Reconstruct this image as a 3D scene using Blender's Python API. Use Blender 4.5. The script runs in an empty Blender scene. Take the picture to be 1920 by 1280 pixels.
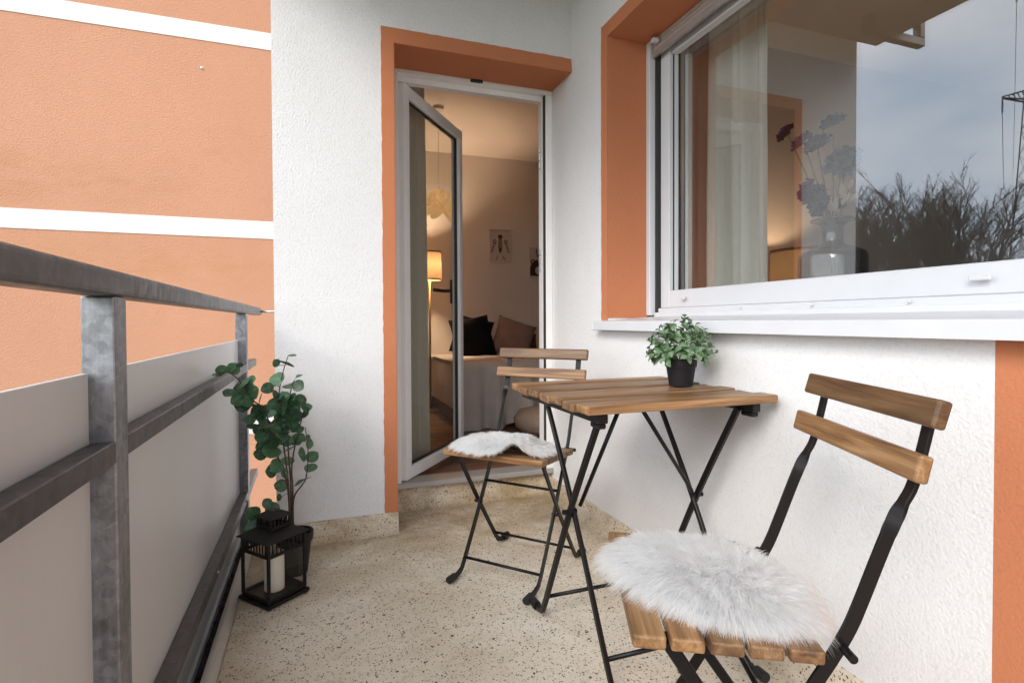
import bpy, bmesh, math, random
import numpy as np
from mathutils import Vector, Matrix, Quaternion, noise as mnoise
random.seed(7); rng = np.random.default_rng(7)
R = math.radians
scene = bpy.context.scene
COL = scene.collection

# ------------------------------------------------------------------ camera, sky, sun, exposure
cam = bpy.data.cameras.new('camera'); cam_o = bpy.data.objects.new('camera', cam); COL.objects.link(cam_o)
cam.sensor_width = 36; cam.lens = 1018.98 / 1920 * 36
cam.shift_y = -(640 - 620.2) / 1920
cam.clip_start = 0.02; cam.clip_end = 3000
cam_o.location = (0, 0, .8915)
cam_o.rotation_euler = (Matrix.Rotation(R(-19.7206), 3, 'Z') @ Matrix.Rotation(R(90 - .9754), 3, 'X') @ Matrix.Rotation(R(-.2592), 3, 'Z')).to_euler()
scene.camera = cam_o

SUN_DIR = Vector((-.64, -.56, .55)).normalized()
world = bpy.data.worlds.new('World'); scene.world = world; world.use_nodes = True
wt = world.node_tree; wt.nodes.clear()
def wn(t, **k):
    n = wt.nodes.new(t)
    for a, b in k.items(): setattr(n, a, b)
    return n
wo = wn('ShaderNodeOutputWorld'); wb = wn('ShaderNodeBackground'); wb.inputs['Strength'].default_value = .1
sky = wn('ShaderNodeTexSky', sky_type='NISHITA', sun_disc=False)
sky.sun_elevation = math.asin(SUN_DIR.z); sky.sun_rotation = math.atan2(SUN_DIR.x, SUN_DIR.y)
tc = wn('ShaderNodeTexCoord'); mp = wn('ShaderNodeMapping'); mp.inputs['Scale'].default_value = (1.6, 1.6, 4.2)
nz = wn('ShaderNodeTexNoise'); nz.inputs['Scale'].default_value = 1.5; nz.inputs['Detail'].default_value = 5; nz.inputs['Roughness'].default_value = .5
cr = wn('ShaderNodeValToRGB')
cr.color_ramp.elements[0].position = .34; cr.color_ramp.elements[0].color = (10.8, 12.9, 15.4, 1)
cr.color_ramp.elements[1].position = .66; cr.color_ramp.elements[1].color = (18.5, 18.9, 19.2, 1)
mx = wn('ShaderNodeMixRGB'); mx.inputs[0].default_value = .86
L = wt.links.new
L(tc.outputs['Generated'], mp.inputs[0]); L(mp.outputs[0], nz.inputs['Vector']); L(nz.outputs['Fac'], cr.inputs[0])
L(sky.outputs[0], mx.inputs[1]); L(cr.outputs[0], mx.inputs[2]); L(mx.outputs[0], wb.inputs[0]); L(wb.outputs[0], wo.inputs[0])

sun = bpy.data.lights.new('sun', 'SUN'); sun.energy = 1.4; sun.angle = R(25); sun.color = (1, .96, .9)
sun_o = bpy.data.objects.new('sun', sun); COL.objects.link(sun_o)
sun_o.rotation_euler = SUN_DIR.to_track_quat('Z', 'Y').to_euler(); sun_o.location = SUN_DIR * 50

vs = scene.view_settings
vs.view_transform = 'Standard'; vs.look = 'None'; vs.exposure = .80; vs.gamma = 1; vs.use_curve_mapping = False
scene.cycles.max_bounces = 10; scene.cycles.transparent_max_bounces = 24
scene.cycles.use_denoising = True
scene.cycles.sample_clamp_indirect = 6

# ------------------------------------------------------------------ helpers
MATS = {}
def mk(name):
    m = bpy.data.materials.new(name); m.use_nodes = True
    MATS[name] = m
    return m, m.node_tree, m.node_tree.nodes['Principled BSDF']
def nd(t, kind, **k):
    n = t.nodes.new(kind)
    for a, b in k.items():
        if a in n.inputs.keys() and not hasattr(n, a): n.inputs[a].default_value = b
        else: setattr(n, a, b)
    return n
def setin(n, **k):
    for a, b in k.items(): n.inputs[a.replace('_', ' ')].default_value = b
    return n
def coords(t, kind='Object', scale=(1, 1, 1), rot=(0, 0, 0), rand=False):
    c = nd(t, 'ShaderNodeTexCoord'); m = nd(t, 'ShaderNodeMapping')
    m.inputs['Scale'].default_value = scale; m.inputs['Rotation'].default_value = rot
    t.links.new(c.outputs[kind], m.inputs[0])
    if rand:
        oi = nd(t, 'ShaderNodeObjectInfo'); mu = nd(t, 'ShaderNodeMath', operation='MULTIPLY'); mu.inputs[1].default_value = 37.0
        t.links.new(oi.outputs['Random'], mu.inputs[0]); cb = nd(t, 'ShaderNodeCombineXYZ')
        for i in range(3): t.links.new(mu.outputs[0], cb.inputs[i])
        t.links.new(cb.outputs[0], m.inputs['Location'])
    return m.outputs[0]
def noise(t, vec, scale, detail=4, rough=.55, dist=0):
    n = nd(t, 'ShaderNodeTexNoise'); setin(n, Scale=scale, Detail=detail, Roughness=rough, Distortion=dist)
    t.links.new(vec, n.inputs['Vector']); return n.outputs['Fac']
def ramp(t, fac, *stops):
    n = nd(t, 'ShaderNodeValToRGB'); e = n.color_ramp.elements
    while len(e) < len(stops): e.new(.5)
    for i, (p, c) in enumerate(stops):
        e[i].position = p; e[i].color = (*c, 1) if not isinstance(c, (int, float)) else (c, c, c, 1)
    t.links.new(fac, n.inputs[0]); return n.outputs[0]
def mix(t, fac, a, b, blend='MIX'):
    n = nd(t, 'ShaderNodeMixRGB', blend_type=blend)
    for i, v in ((0, fac), (1, a), (2, b)):
        if isinstance(v, (int, float)): n.inputs[i].default_value = v
        elif isinstance(v, tuple): n.inputs[i].default_value = (*v, 1)
        else: t.links.new(v, n.inputs[i])
    return n.outputs[0]
def bump(t, b, h, strength=.3, dist=.01):
    n = nd(t, 'ShaderNodeBump'); setin(n, Strength=strength, Distance=dist)
    t.links.new(h, n.inputs['Height']); t.links.new(n.outputs[0], b.inputs['Normal'])
def math_(t, op, a, b=None, clamp=False):
    n = nd(t, 'ShaderNodeMath', operation=op); n.use_clamp = clamp
    for i, v in ((0, a), (1, b)):
        if v is None: continue
        if isinstance(v, (int, float)): n.inputs[i].default_value = v
        else: t.links.new(v, n.inputs[i])
    return n.outputs[0]

def plain(name, col, rough=.5, metal=0, var=.06, bumps=None, spec=None):
    m, t, b = mk(name); v = coords(t)
    f = noise(t, v, 9, 5)
    c = ramp(t, f, (.3, tuple(x * (1 - var) for x in col)), (.7, tuple(min(1, x * (1 + var)) for x in col)))
    t.links.new(c, b.inputs['Base Color']); setin(b, Roughness=rough, Metallic=metal)
    if spec is not None: b.inputs['Specular IOR Level'].default_value = spec
    if bumps: bump(t, b, noise(t, v, bumps[0], 4), bumps[1], bumps[2])
    return m

def plaster(name, col, scale=95, strength=.6, dist=.006, dirt=None, dirtamt=.25, fine=.05):
    m, t, b = mk(name); v = coords(t)
    n1 = noise(t, v, scale, 5, .68, .15)
    vo = nd(t, 'ShaderNodeTexVoronoi'); setin(vo, Scale=scale * .9); t.links.new(v, vo.inputs['Vector'])
    h = math_(t, 'SUBTRACT', n1, math_(t, 'MULTIPLY', vo.outputs['Distance'], .40))
    big = noise(t, v, 1.6, 6, .6)
    c = ramp(t, big, (.3, tuple(x * (1 - fine) for x in col)), (.7, tuple(min(1, x * (1 + fine * .5)) for x in col)))
    pit = ramp(t, h, (.10, .93), (.30, 1.0)); c = mix(t, 1, c, pit, 'MULTIPLY')
    if dirt:
        d = noise(t, coords(t, scale=(1.5, 1.5, .9)), 3.3, 8, .68)
        dm = ramp(t, d, (.56, 0.), (.78, dirtamt)); c = mix(t, dm, c, dirt)
    t.links.new(c, b.inputs['Base Color']); setin(b, Roughness=.9); b.inputs['Specular IOR Level'].default_value = .2
    bump(t, b, h, strength, dist)
    return m

WHITE_ST = plaster('white_roughcast', (.78, .765, .765), 150, .62, .0045, (.52, .47, .42), .22)
WHITE_W = plaster('white_stucco', (.78, .765, .76), 165, .46, .004, (.55, .48, .43), .13)
ORANGE_T = plaster('orange_trim_paint', (.555, .205, .098), 190, .5, .003, (.40, .14, .06), .35)
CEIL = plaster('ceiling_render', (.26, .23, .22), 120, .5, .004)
INWALL = plaster('room_wallpaper', (.76, .70, .665), 160, .3, .002)
BAND = plaster('white_band_paint', (.66, .65, .645), 150, .3, .002, (.42, .36, .33), .4)

def facade_mat():
    m, t, b = mk('orange_facade_render'); v = coords(t)
    n1 = noise(t, v, 75, 4, .65); big = noise(t, coords(t, scale=(.6, 1, .35)), 1.3, 7, .62)
    c = ramp(t, big, (.28, (.455, .232, .143)), (.72, (.515, .268, .168)))
    c = mix(t, ramp(t, noise(t, coords(t, scale=(.9, 1, 1.6)), 5, 8, .7), (.55, 0.), (.85, .3)), c, (.48, .19, .09))
    # rain grime that has settled in a belt above the middle white band, and under it
    sx = nd(t, 'ShaderNodeSeparateXYZ'); t.links.new(coords(t), sx.inputs[0])
    z = sx.outputs['Z']
    belt = math_(t, 'SUBTRACT', 1, math_(t, 'MULTIPLY', math_(t, 'ABSOLUTE', math_(t, 'SUBTRACT', z, 1.98)), 4.2), True)
    left = math_(t, 'MULTIPLY', math_(t, 'ADD', sx.outputs['X'], .75), -.9, True)
    st = ramp(t, noise(t, coords(t, scale=(.8, 1, 2.2)), 4.5, 8, .7), (.40, 0.), (.72, 1.0))
    f = math_(t, 'MULTIPLY', math_(t, 'MULTIPLY', belt, left), math_(t, 'MULTIPLY', st, .55))
    c = mix(t, f, c, (.33, .15, .05))
    belt2 = math_(t, 'SUBTRACT', 1, math_(t, 'MULTIPLY', math_(t, 'ABSOLUTE', math_(t, 'SUBTRACT', z, 1.36)), 4.0), True)
    f2 = math_(t, 'MULTIPLY', belt2, math_(t, 'MULTIPLY', st, .45)); c = mix(t, f2, c, (.40, .19, .06))
    t.links.new(c, b.inputs['Base Color']); setin(b, Roughness=.92); b.inputs['Specular IOR Level'].default_value = .15
    bump(t, b, n1, .75, .012); return m
FACADE = facade_mat()

def terrazzo():
    m, t, b = mk('beige_terrazzo'); v = coords(t)
    big = noise(t, v, 2.2, 7, .62); med = noise(t, v, 9, 6, .65)
    c = ramp(t, big, (.30, (.62, .51, .375)), (.5, (.755, .66, .525)), (.72, (.82, .75, .64)))
    c = mix(t, ramp(t, med, (.45, 0.), (.8, .4)), c, (.45, .36, .25))
    # ochre water stains, mostly towards the door
    sx = nd(t, 'ShaderNodeSeparateXYZ'); t.links.new(v, sx.inputs[0])
    far = math_(t, 'MULTIPLY', math_(t, 'SUBTRACT', sx.outputs['Y'], 1.75), 1.6, True)
    stn = ramp(t, noise(t, v, 4.2, 8, .68, .6), (.36, 0.), (.60, .85))
    c = mix(t, math_(t, 'MULTIPLY', far, stn), c, (.33, .225, .10))
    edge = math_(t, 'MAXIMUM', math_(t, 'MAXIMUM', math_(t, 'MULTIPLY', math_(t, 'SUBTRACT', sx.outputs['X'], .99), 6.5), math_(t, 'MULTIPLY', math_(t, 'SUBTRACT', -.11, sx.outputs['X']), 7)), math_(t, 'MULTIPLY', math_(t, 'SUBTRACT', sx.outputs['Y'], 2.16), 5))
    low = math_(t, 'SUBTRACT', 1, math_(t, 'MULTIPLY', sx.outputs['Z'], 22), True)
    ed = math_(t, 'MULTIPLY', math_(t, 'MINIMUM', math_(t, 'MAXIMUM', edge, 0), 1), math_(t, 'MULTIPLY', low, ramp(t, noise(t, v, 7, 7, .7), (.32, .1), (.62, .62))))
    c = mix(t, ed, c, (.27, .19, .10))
    scuff = ramp(t, noise(t, coords(t, scale=(1, 2.2, 1), rot=(0, 0, .6)), 6, 8, .72, 1.2), (.56, 0.), (.74, .38)); c = mix(t, scuff, c, (.40, .32, .22))
    def chips(scale, thr, rad, dark, light):
        nonlocal c
        vn = noise(t, v, scale * 1.2, 2); va = nd(t, 'ShaderNodeVectorMath', operation='SCALE'); 
        w = nd(t, 'ShaderNodeTexNoise'); setin(w, Scale=scale * .9, Detail=2); t.links.new(v, w.inputs['Vector'])
        ad = nd(t, 'ShaderNodeVectorMath', operation='MULTIPLY_ADD'); t.links.new(w.outputs['Color'], ad.inputs[0])
        ad.inputs[1].default_value = (.010,) * 3; t.links.new(v, ad.inputs[2])
        vo = nd(t, 'ShaderNodeTexVoronoi'); setin(vo, Scale=scale); t.links.new(ad.outputs[0], vo.inputs['Vector'])
        sc = nd(t, 'ShaderNodeSeparateColor'); t.links.new(vo.outputs['Color'], sc.inputs[0])
        sel = math_(t, 'GREATER_THAN', sc.outputs[0], thr)
        ins = math_(t, 'LESS_THAN', vo.outputs['Distance'], math_(t, 'MULTIPLY', math_(t, 'ADD', sc.outputs[1], .25), rad))
        col = ramp(t, sc.outputs[2], (.0, dark), (.6, light), (.9, (.30, .12, .07)), (1., (.55, .5, .42)))
        c = mix(t, math_(t, 'MULTIPLY', sel, ins), c, col)
    chips(160, .75, .41, (.035, .025, .02), (.10, .065, .045))
    chips(270, .70, .41, (.05, .035, .03), (.14, .09, .06))
    chips(95, .93, .36, (.03, .022, .02), (.12, .07, .05))
    t.links.new(c, b.inputs['Base Color']); setin(b, Roughness=.55); b.inputs['Specular IOR Level'].default_value = .35
    bump(t, b, noise(t, v, 60, 5), .15, .003); return m
TERR = terrazzo()

def steel(name, lo, hi, metal=.7):
    m, t, b = mk(name); v = coords(t)
    n = noise(t, coords(t, scale=(1, 1, .6)), 26, 7, .68, 1.2); n2 = noise(t, v, 5, 5)
    sp = nd(t, 'ShaderNodeTexVoronoi'); setin(sp, Scale=75); wv = nd(t, 'ShaderNodeVectorMath', operation='MULTIPLY_ADD'); wn_ = nd(t, 'ShaderNodeTexNoise'); setin(wn_, Scale=40); t.links.new(v, wn_.inputs['Vector']); t.links.new(wn_.outputs['Color'], wv.inputs[0]); wv.inputs[1].default_value = (.02,) * 3; t.links.new(v, wv.inputs[2]); t.links.new(wv.outputs[0], sp.inputs['Vector'])
    sc_ = nd(t, 'ShaderNodeSeparateColor'); t.links.new(sp.outputs['Color'], sc_.inputs[0])
    st_ = noise(t, coords(t, scale=(1, 1, .06)), 60, 4, .6)
    f = math_(t, 'ADD', math_(t, 'ADD', math_(t, 'MULTIPLY', n, .42), math_(t, 'MULTIPLY', n2, .22)), math_(t, 'ADD', math_(t, 'ADD', math_(t, 'MULTIPLY', sc_.outputs[0], .08), .04), math_(t, 'MULTIPLY', st_, .22)))
    c = ramp(t, f, (.32, lo), (.5, tuple((a + bb) / 2 for a, bb in zip(lo, hi))), (.66, hi))
    t.links.new(c, b.inputs['Base Color']); setin(b, Metallic=metal)
    t.links.new(ramp(t, n, (.3, .32), (.7, .6)), b.inputs['Roughness']); bump(t, b, n, .12, .003); return m
STEEL = steel('galvanised_steel', (.075, .07, .073), (.40, .41, .43))
DARKST = steel('dark_steel', (.06, .053, .053), (.17, .16, .16), .55)  # same mottled steel, darker and less metallic

def wood(name, dark, mid, light, rough=.42, axis=0):
    m, t, b = mk(name)
    s = [26, 26, 26]; s[axis] = 1.6
    v = coords(t, scale=tuple(s), rand=True)
    g = noise(t, v, 1.6, 8, .62, .8); s2 = [90, 90, 90]; s2[axis] = 3
    g2 = noise(t, coords(t, scale=tuple(s2), rand=True), 1.5, 4, .6)
    c = ramp(t, g, (.28, dark), (.48, mid), (.72, light))
    c = mix(t, .55, c, ramp(t, g2, (.35, .55), (.6, 1.05)), 'MULTIPLY')
    oi = nd(t, 'ShaderNodeObjectInfo'); rv = ramp(t, oi.outputs['Random'], (0., .58), (1., 1.28)); c = mix(t, 1, c, rv, 'MULTIPLY')
    t.links.new(c, b.inputs['Base Color'])
    t.links.new(ramp(t, g2, (.3, rough + .12), (.7, rough - .05)), b.inputs['Roughness'])
    bump(t, b, g2, .12, .001); return m
ACACIA = wood('oiled_acacia_wood', (.085, .036, .015), (.235, .118, .048), (.41, .245, .115), .38)
PLANKW = wood('floor_plank_wood', (.10, .04, .018), (.19, .08, .038), (.28, .13, .065), .35)

PVC = plain('white_plastic_frame', (.67, .67, .685), .35, 0, .02)
DOORPVC = plain('door_frame_plastic', (.82, .80, .785), .4, 0, .03)
SILLM = plain('white_painted_sill', (.68, .68, .70), .35, 0, .03)
GASKET = plain('black_rubber', (.02, .02, .02), .6)
BLACKM = plain('black_painted_metal', (.006, .005, .0055), .38, 0, .2, None, .3)
LANTM = plain('lantern_black_metal', (.006, .0045, .005), .45, 0, .2, None, .3)
RUBBER = plain('black_foot_rubber', (.012, .012, .012), .6)
ALU = plain('grey_aluminium', (.42, .40, .39), .4, .5, .06)
SHUT = plain('shutter_slat_plastic', (.44, .38, .36), .5, 0, .04)
def panel_mat():
    m, t, b = mk('grey_laminate_panel'); v = coords(t)
    c = ramp(t, noise(t, v, 1.4, 4), (.3, (.625, .62, .615)), (.7, (.67, .665, .66)))
    stk = ramp(t, noise(t, coords(t, scale=(1, 1, .05)), 34, 6, .7), (.52, 0.), (.78, .06)); c = mix(t, stk, c, (.36, .33, .30))
    t.links.new(c, b.inputs['Base Color']); setin(b, Roughness=.38); return m
PANELM = panel_mat()
DEBRIS = plain('dark_grime', (.045, .038, .037), .98, 0, .6, (40, .8, .01), .05)
KERBM = plaster('worn_kerb_concrete', (.66, .62, .56), 120, .4, .003, (.4, .33, .26), .5)
CANDLE = plain('cream_wax', (.82, .77, .66), .5, 0, .02)
POTB = plain('black_plastic_pot', (.010, .008, .010), .55, 0, .1, None, .3)
STEMM = plain('brown_stem', (.085, .04, .03), .6, 0, .2)
GSTEM = plain('green_stem', (.06, .10, .035), .6, 0, .2)
CHROME = plain('metal_screw', (.6, .6, .62), .3, .9)
PRINTM = plain('print_paper', (.60, .52, .50), .6, 0, .02)
INKM = plain('print_ink', (.045, .022, .022), .6)
INKG = plain('print_grey_ink', (.22, .15, .14), .6)
FRAMEM = plain('white_picture_frame', (.62, .56, .52), .5)
BLACKC = plain('black_velvet', (.012, .011, .013), .95, 0, .2, (60, .3, .004), .1)
MAUVE = plain('taupe_velvet', (.27, .185, .165), .85, 0, .18, (25, .4, .006), .2)
BROWNC = plain('brown_plush', (.07, .03, .025), .95, 0, .2)
THROW = plain('cream_muslin', (.70, .62, .56), .95, 0, .06, (70, .5, .004), .1)
RUGM = plain('beige_pouf_fabric', (.36, .28, .22), .95, 0, .1, (90, .5, .004), .1)
BARK = plain('dark_bark', (.040, .029, .025), .9, 0, .3)
BRASS = plain('brass_stand', (.30, .20, .09), .35, .7)

def translucent(name, col, tr=.5, var=.1, scale=20, rough=.8, emit=0):
    m, t, b = mk(name); v = coords(t)
    c = ramp(t, noise(t, v, scale, 5), (.3, tuple(x * (1 - var) for x in col)), (.7, tuple(min(1, x * (1 + var)) for x in col)))
    t.links.new(c, b.inputs['Base Color']); setin(b, Roughness=rough)
    tl = nd(t, 'ShaderNodeBsdfTranslucent'); t.links.new(c, tl.inputs[0])
    ms = nd(t, 'ShaderNodeMixShader'); ms.inputs[0].default_value = tr
    t.links.new(b.outputs[0], ms.inputs[1]); t.links.new(tl.outputs[0], ms.inputs[2])
    if emit:
        setin(b, Emission_Strength=emit) if 'Emission Strength' in b.inputs else None
        b.inputs['Emission Color'].default_value = (1, .62, .28, 1)
    t.links.new(ms.outputs[0], t.nodes['Material Output'].inputs[0]); return m
CURTAIN = translucent('white_curtain_cloth', (.86, .84, .80), .35, .04, 60, .9)
GREYCURT = translucent('greygreen_curtain_cloth', (.62, .60, .55), .3, .05, 60, .9)
SHADE = translucent('lamp_shade_linen', (.27, .17, .09), .10, .05, 90, .9, .05)
PAPER = translucent('white_paper_lamp', (.72, .58, .42), .4, .08, 30, .8, .30)
FURM = translucent('white_fur', (.985, .982, .976), .78, .05, 12, .8)
HIDE = plain('white_hide', (.84, .82, .80), .95, 0, .05)

def leafmat(name, c1, c2, back, tr=.12, rough=.42):
    m, t, b = mk(name)
    oi = nd(t, 'ShaderNodeObjectInfo'); col = ramp(t, oi.outputs['Random'], (0., c1), (1., c2))
    tc_ = nd(t, 'ShaderNodeTexCoord'); sx = nd(t, 'ShaderNodeSeparateXYZ'); t.links.new(tc_.outputs['Object'], sx.inputs[0])
    vein = math_(t, 'LESS_THAN', math_(t, 'ABSOLUTE', sx.outputs['X']), .03)
    col = mix(t, math_(t, 'MULTIPLY', vein, .35), col, back)
    rim = noise(t, coords(t, scale=(3, 3, 3), rand=True), 1.2, 4)
    col = mix(t, ramp(t, rim, (.45, 0.), (.75, .45)), col, back)
    t.links.new(col, b.inputs['Base Color']); setin(b, Roughness=rough)
    tl = nd(t, 'ShaderNodeBsdfTranslucent'); t.links.new(col, tl.inputs[0]); ms = nd(t, 'ShaderNodeMixShader'); ms.inputs[0].default_value = tr
    t.links.new(b.outputs[0], ms.inputs[1]); t.links.new(tl.outputs[0], ms.inputs[2]); t.links.new(ms.outputs[0], t.nodes['Material Output'].inputs[0]); return m
EUCA = leafmat('eucalyptus_leaf_green', (.018, .062, .028), (.075, .175, .08), (.18, .30, .17), .2)
BOXL = leafmat('pale_edged_leaf_green', (.045, .12, .04), (.16, .28, .13), (.42, .50, .34), .15)
DRYL = leafmat('dry_beige_leaf', (.24, .19, .16), (.32, .26, .22), (.3, .24, .2))
def petalmat(name, a, b2):
    m, t, b = mk(name); c = ramp(t, noise(t, coords(t), 45, 4), (.35, a), (.65, b2)); t.links.new(c, b.inputs['Base Color']); setin(b, Roughness=.8); return m
PET_P = petalmat('purple_petal', (.012, .011, .055), (.035, .03, .14))
PET_B = petalmat('blue_petal', (.008, .014, .042), (.028, .044, .10))
PET_T = petalmat('teal_blue_petal', (.008, .022, .045), (.03, .06, .10))

def glassmat(name, ior, tint, add=0, refl=(.95, .97, 1.0)):
    m, t, b = mk(name); t.nodes.remove(b)
    fr = nd(t, 'ShaderNodeFresnel'); fr.inputs[0].default_value = ior
    tr = nd(t, 'ShaderNodeBsdfTransparent'); tr.inputs[0].default_value = (*tint, 1)
    gl = nd(t, 'ShaderNodeBsdfGlossy'); gl.inputs['Roughness'].default_value = 0; gl.inputs[0].default_value = (*refl, 1)
    ge = nd(t, 'ShaderNodeNewGeometry')      # each pane mirrors once, on its outer face; the light leaving it passes
    front = math_(t, 'SUBTRACT', 1, ge.outputs['Backfacing'])
    ms = nd(t, 'ShaderNodeMixShader'); t.links.new(math_(t, 'MULTIPLY', math_(t, 'ADD', fr.outputs[0], add, True), front), ms.inputs[0])
    t.links.new(tr.outputs[0], ms.inputs[1]); t.links.new(gl.outputs[0], ms.inputs[2]); t.links.new(ms.outputs[0], t.nodes['Material Output'].inputs[0]); return m
WGLASS = glassmat('window_glass', 1.5, (.97, .97, .96), .12)
WGLASS2 = glassmat('inner_window_glass', 1.4, (.97, .98, .97), 0)
DGLASS = glassmat('door_glass', 1.5, (.90, .91, .89))
LGLASS = glassmat('lantern_glass', 1.4, (.95, .95, .94))
VASEG = glassmat('smoked_blue_glass', 1.55, (.34, .37, .42), .05)

def obj(name, bm, mat, parent=None, smooth=False, kind=None):
    me = bpy.data.meshes.new(name)
    if isinstance(bm, bmesh.types.BMesh):
        bm.normal_update(); bm.to_mesh(me); bm.free()
    else:
        me.from_pydata(bm[0], [], bm[1]); me.update()
    if smooth:
        for p in me.polygons: p.use_smooth = True
        if smooth == 'auto':
            try: me.set_sharp_from_angle(angle=R(35))
            except Exception: pass
    me.materials.append(mat)
    o = bpy.data.objects.new(name, me); COL.objects.link(o)
    if kind: o['kind'] = kind
    if parent is not None: attach(o, parent)
    return o
def world_m(o):
    return (world_m(o.parent) @ o.matrix_parent_inverse if o.parent else Matrix()) @ Matrix.LocRotScale(o.location, o.rotation_euler.to_quaternion() if o.rotation_mode != 'QUATERNION' else o.rotation_quaternion, o.scale)
def attach(o, parent, local=False):
    o.parent = parent
    o.matrix_parent_inverse = Matrix() if local else world_m(parent).inverted()
def tag(o, label, cat, group=None):
    o['label'] = label; o['category'] = cat
    if group: o['group'] = group
    return o
def thing(name, label, cat, loc=(0, 0, 0), rz=0, group=None):
    o = bpy.data.objects.new(name, None); COL.objects.link(o); o.empty_display_size = .1
    o.location = loc; o.rotation_euler = (0, 0, rz); return tag(o, label, cat, group)
def link_copy(src, name, parent, m, mat=None):
    """another object that shares src's mesh, placed by a matrix in parent's space"""
    o = bpy.data.objects.new(name, src); COL.objects.link(o); o.parent = parent; o.matrix_parent_inverse = Matrix()
    o.matrix_basis = m; return o

def box(bm, x0, x1, y0, y1, z0, z1, bev=0, seg=1):
    g = bmesh.ops.create_cube(bm, size=1)
    vs_ = g['verts']
    for v in vs_: v.co = ((x0 + x1) / 2 + v.co.x * (x1 - x0), (y0 + y1) / 2 + v.co.y * (y1 - y0), (z0 + z1) / 2 + v.co.z * (z1 - z0))
    if bev:
        es = list({e for v in vs_ for e in v.link_edges})
        bmesh.ops.bevel(bm, geom=es, offset=bev, segments=seg, affect='EDGES', profile=.5)
    return bm
def B(*a, **k): return box(bmesh.new(), *a, **k)
def subdivided_box(x0, x1, y0, y1, z0, z1, cuts=0):
    return B(x0, x1, y0, y1, z0, z1)
def frames(pts):
    pts = [Vector(p) for p in pts]; T = []
    for i in range(len(pts)):
        a = pts[max(0, i - 1)]; b = pts[min(len(pts) - 1, i + 1)]; T.append((b - a).normalized())
    ref = Vector((0, 0, 1)) if abs(T[0].z) < .9 else Vector((1, 0, 0))
    n = (ref - T[0] * ref.dot(T[0])).normalized(); N = [n]
    for i in range(1, len(pts)):
        q = T[i - 1].rotation_difference(T[i]); n = q @ n; n = (n - T[i] * n.dot(T[i])).normalized(); N.append(n)
    return pts, T, N
def tube(bm, pts, r, n=8, cap=True):
    pts, T, N = frames(pts); rs = r if isinstance(r, (list, tuple)) else [r] * len(pts); rings = []
    for p, t, nn, rr in zip(pts, T, N, rs):
        b = t.cross(nn); rings.append([bm.verts.new(p + (nn * math.cos(2 * math.pi * k / n) + b * math.sin(2 * math.pi * k / n)) * rr) for k in range(n)])
    for a, b in zip(rings, rings[1:]):
        for k in range(n): bm.faces.new((a[k], a[(k + 1) % n], b[(k + 1) % n], b[k]))
    if cap:
        bm.faces.new(rings[0][::-1]); bm.faces.new(rings[-1])
    return bm
def bar(bm, pts, wide, thin, e1s, e2s):
    """flat bar sweep; e1 / e2 give the wide and thin axis at each point"""
    rings = []
    for i, (p, a, b) in enumerate(zip(pts, e1s, e2s)):
        p = Vector(p); a = Vector(a) * wide / 2; b = Vector(b) * thin / 2
        c = .25
        rings.append([bm.verts.new(p + q) for q in (a * (1 - c * thin / wide) + b, a + b * (1 - c), a - b * (1 - c), a * (1 - c * thin / wide) - b,
                                                   -a * (1 - c * thin / wide) - b, -a - b * (1 - c), -a + b * (1 - c), -a * (1 - c * thin / wide) + b)])
    n = 8
    for a, b in zip(rings, rings[1:]):
        for k in range(n): bm.faces.new((a[k], b[k], b[(k + 1) % n], a[(k + 1) % n]))
    bm.faces.new(rings[0]); bm.faces.new(rings[-1][::-1])
    bmesh.ops.recalc_face_normals(bm, faces=bm.faces[:]); return bm
def lathe(bm, prof, n=32, c=(0, 0, 0), cap0=True, cap1=False):
    rings = []
    for r, z in prof: rings.append([bm.verts.new((c[0] + r * math.cos(2 * math.pi * k / n), c[1] + r * math.sin(2 * math.pi * k / n), c[2] + z)) for k in range(n)])
    for a, b in zip(rings, rings[1:]):
        for k in range(n): bm.faces.new((a[k], a[(k + 1) % n], b[(k + 1) % n], b[k]))
    if cap0: bm.faces.new(rings[0][::-1])
    if cap1: bm.faces.new(rings[-1])
    return bm
def smooth_path(pts, n=6):
    pts = [Vector(p) for p in pts]; out = []
    P_ = [pts[0]] + pts + [pts[-1]]
    for i in range(1, len(P_) - 2):
        for k in range(n):
            t = k / n; a, b, c, d = P_[i - 1:i + 3]
            out.append(.5 * ((2 * b) + (c - a) * t + (2 * a - 5 * b + 4 * c - d) * t * t + (3 * b - a - 3 * c + d) * t ** 3))
    out.append(pts[-1]); return out
def grid(bm, f, nu, nv):
    vv = [[bm.verts.new(f(i / nu, j / nv)) for j in range(nv + 1)] for i in range(nu + 1)]
    for i in range(nu):
        for j in range(nv): bm.faces.new((vv[i][j], vv[i + 1][j], vv[i + 1][j + 1], vv[i][j + 1]))
    return bm

# key planes of the place (metres; camera stands at x = y = 0)
XR, YP, YN, XL = 1.144, 2.34, 2.585, -.159
X2, ZO, ZB = .314, 2.07, 2.128          # opening edge of the door, underside of lintels, top of the painted border
ZC = 2.52                               # underside of the balcony above
ZS = .084

# ------------------------------------------------------------------ ground and far setting
o = obj('ground', ([(-900, -900, -7), (900, -900, -7), (900, 900, -7), (-900, 900, -7)], [(0, 1, 2, 3)]), plain('winter_meadow', (.09, .095, .05), .95, 0, .35), kind='structure')

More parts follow.
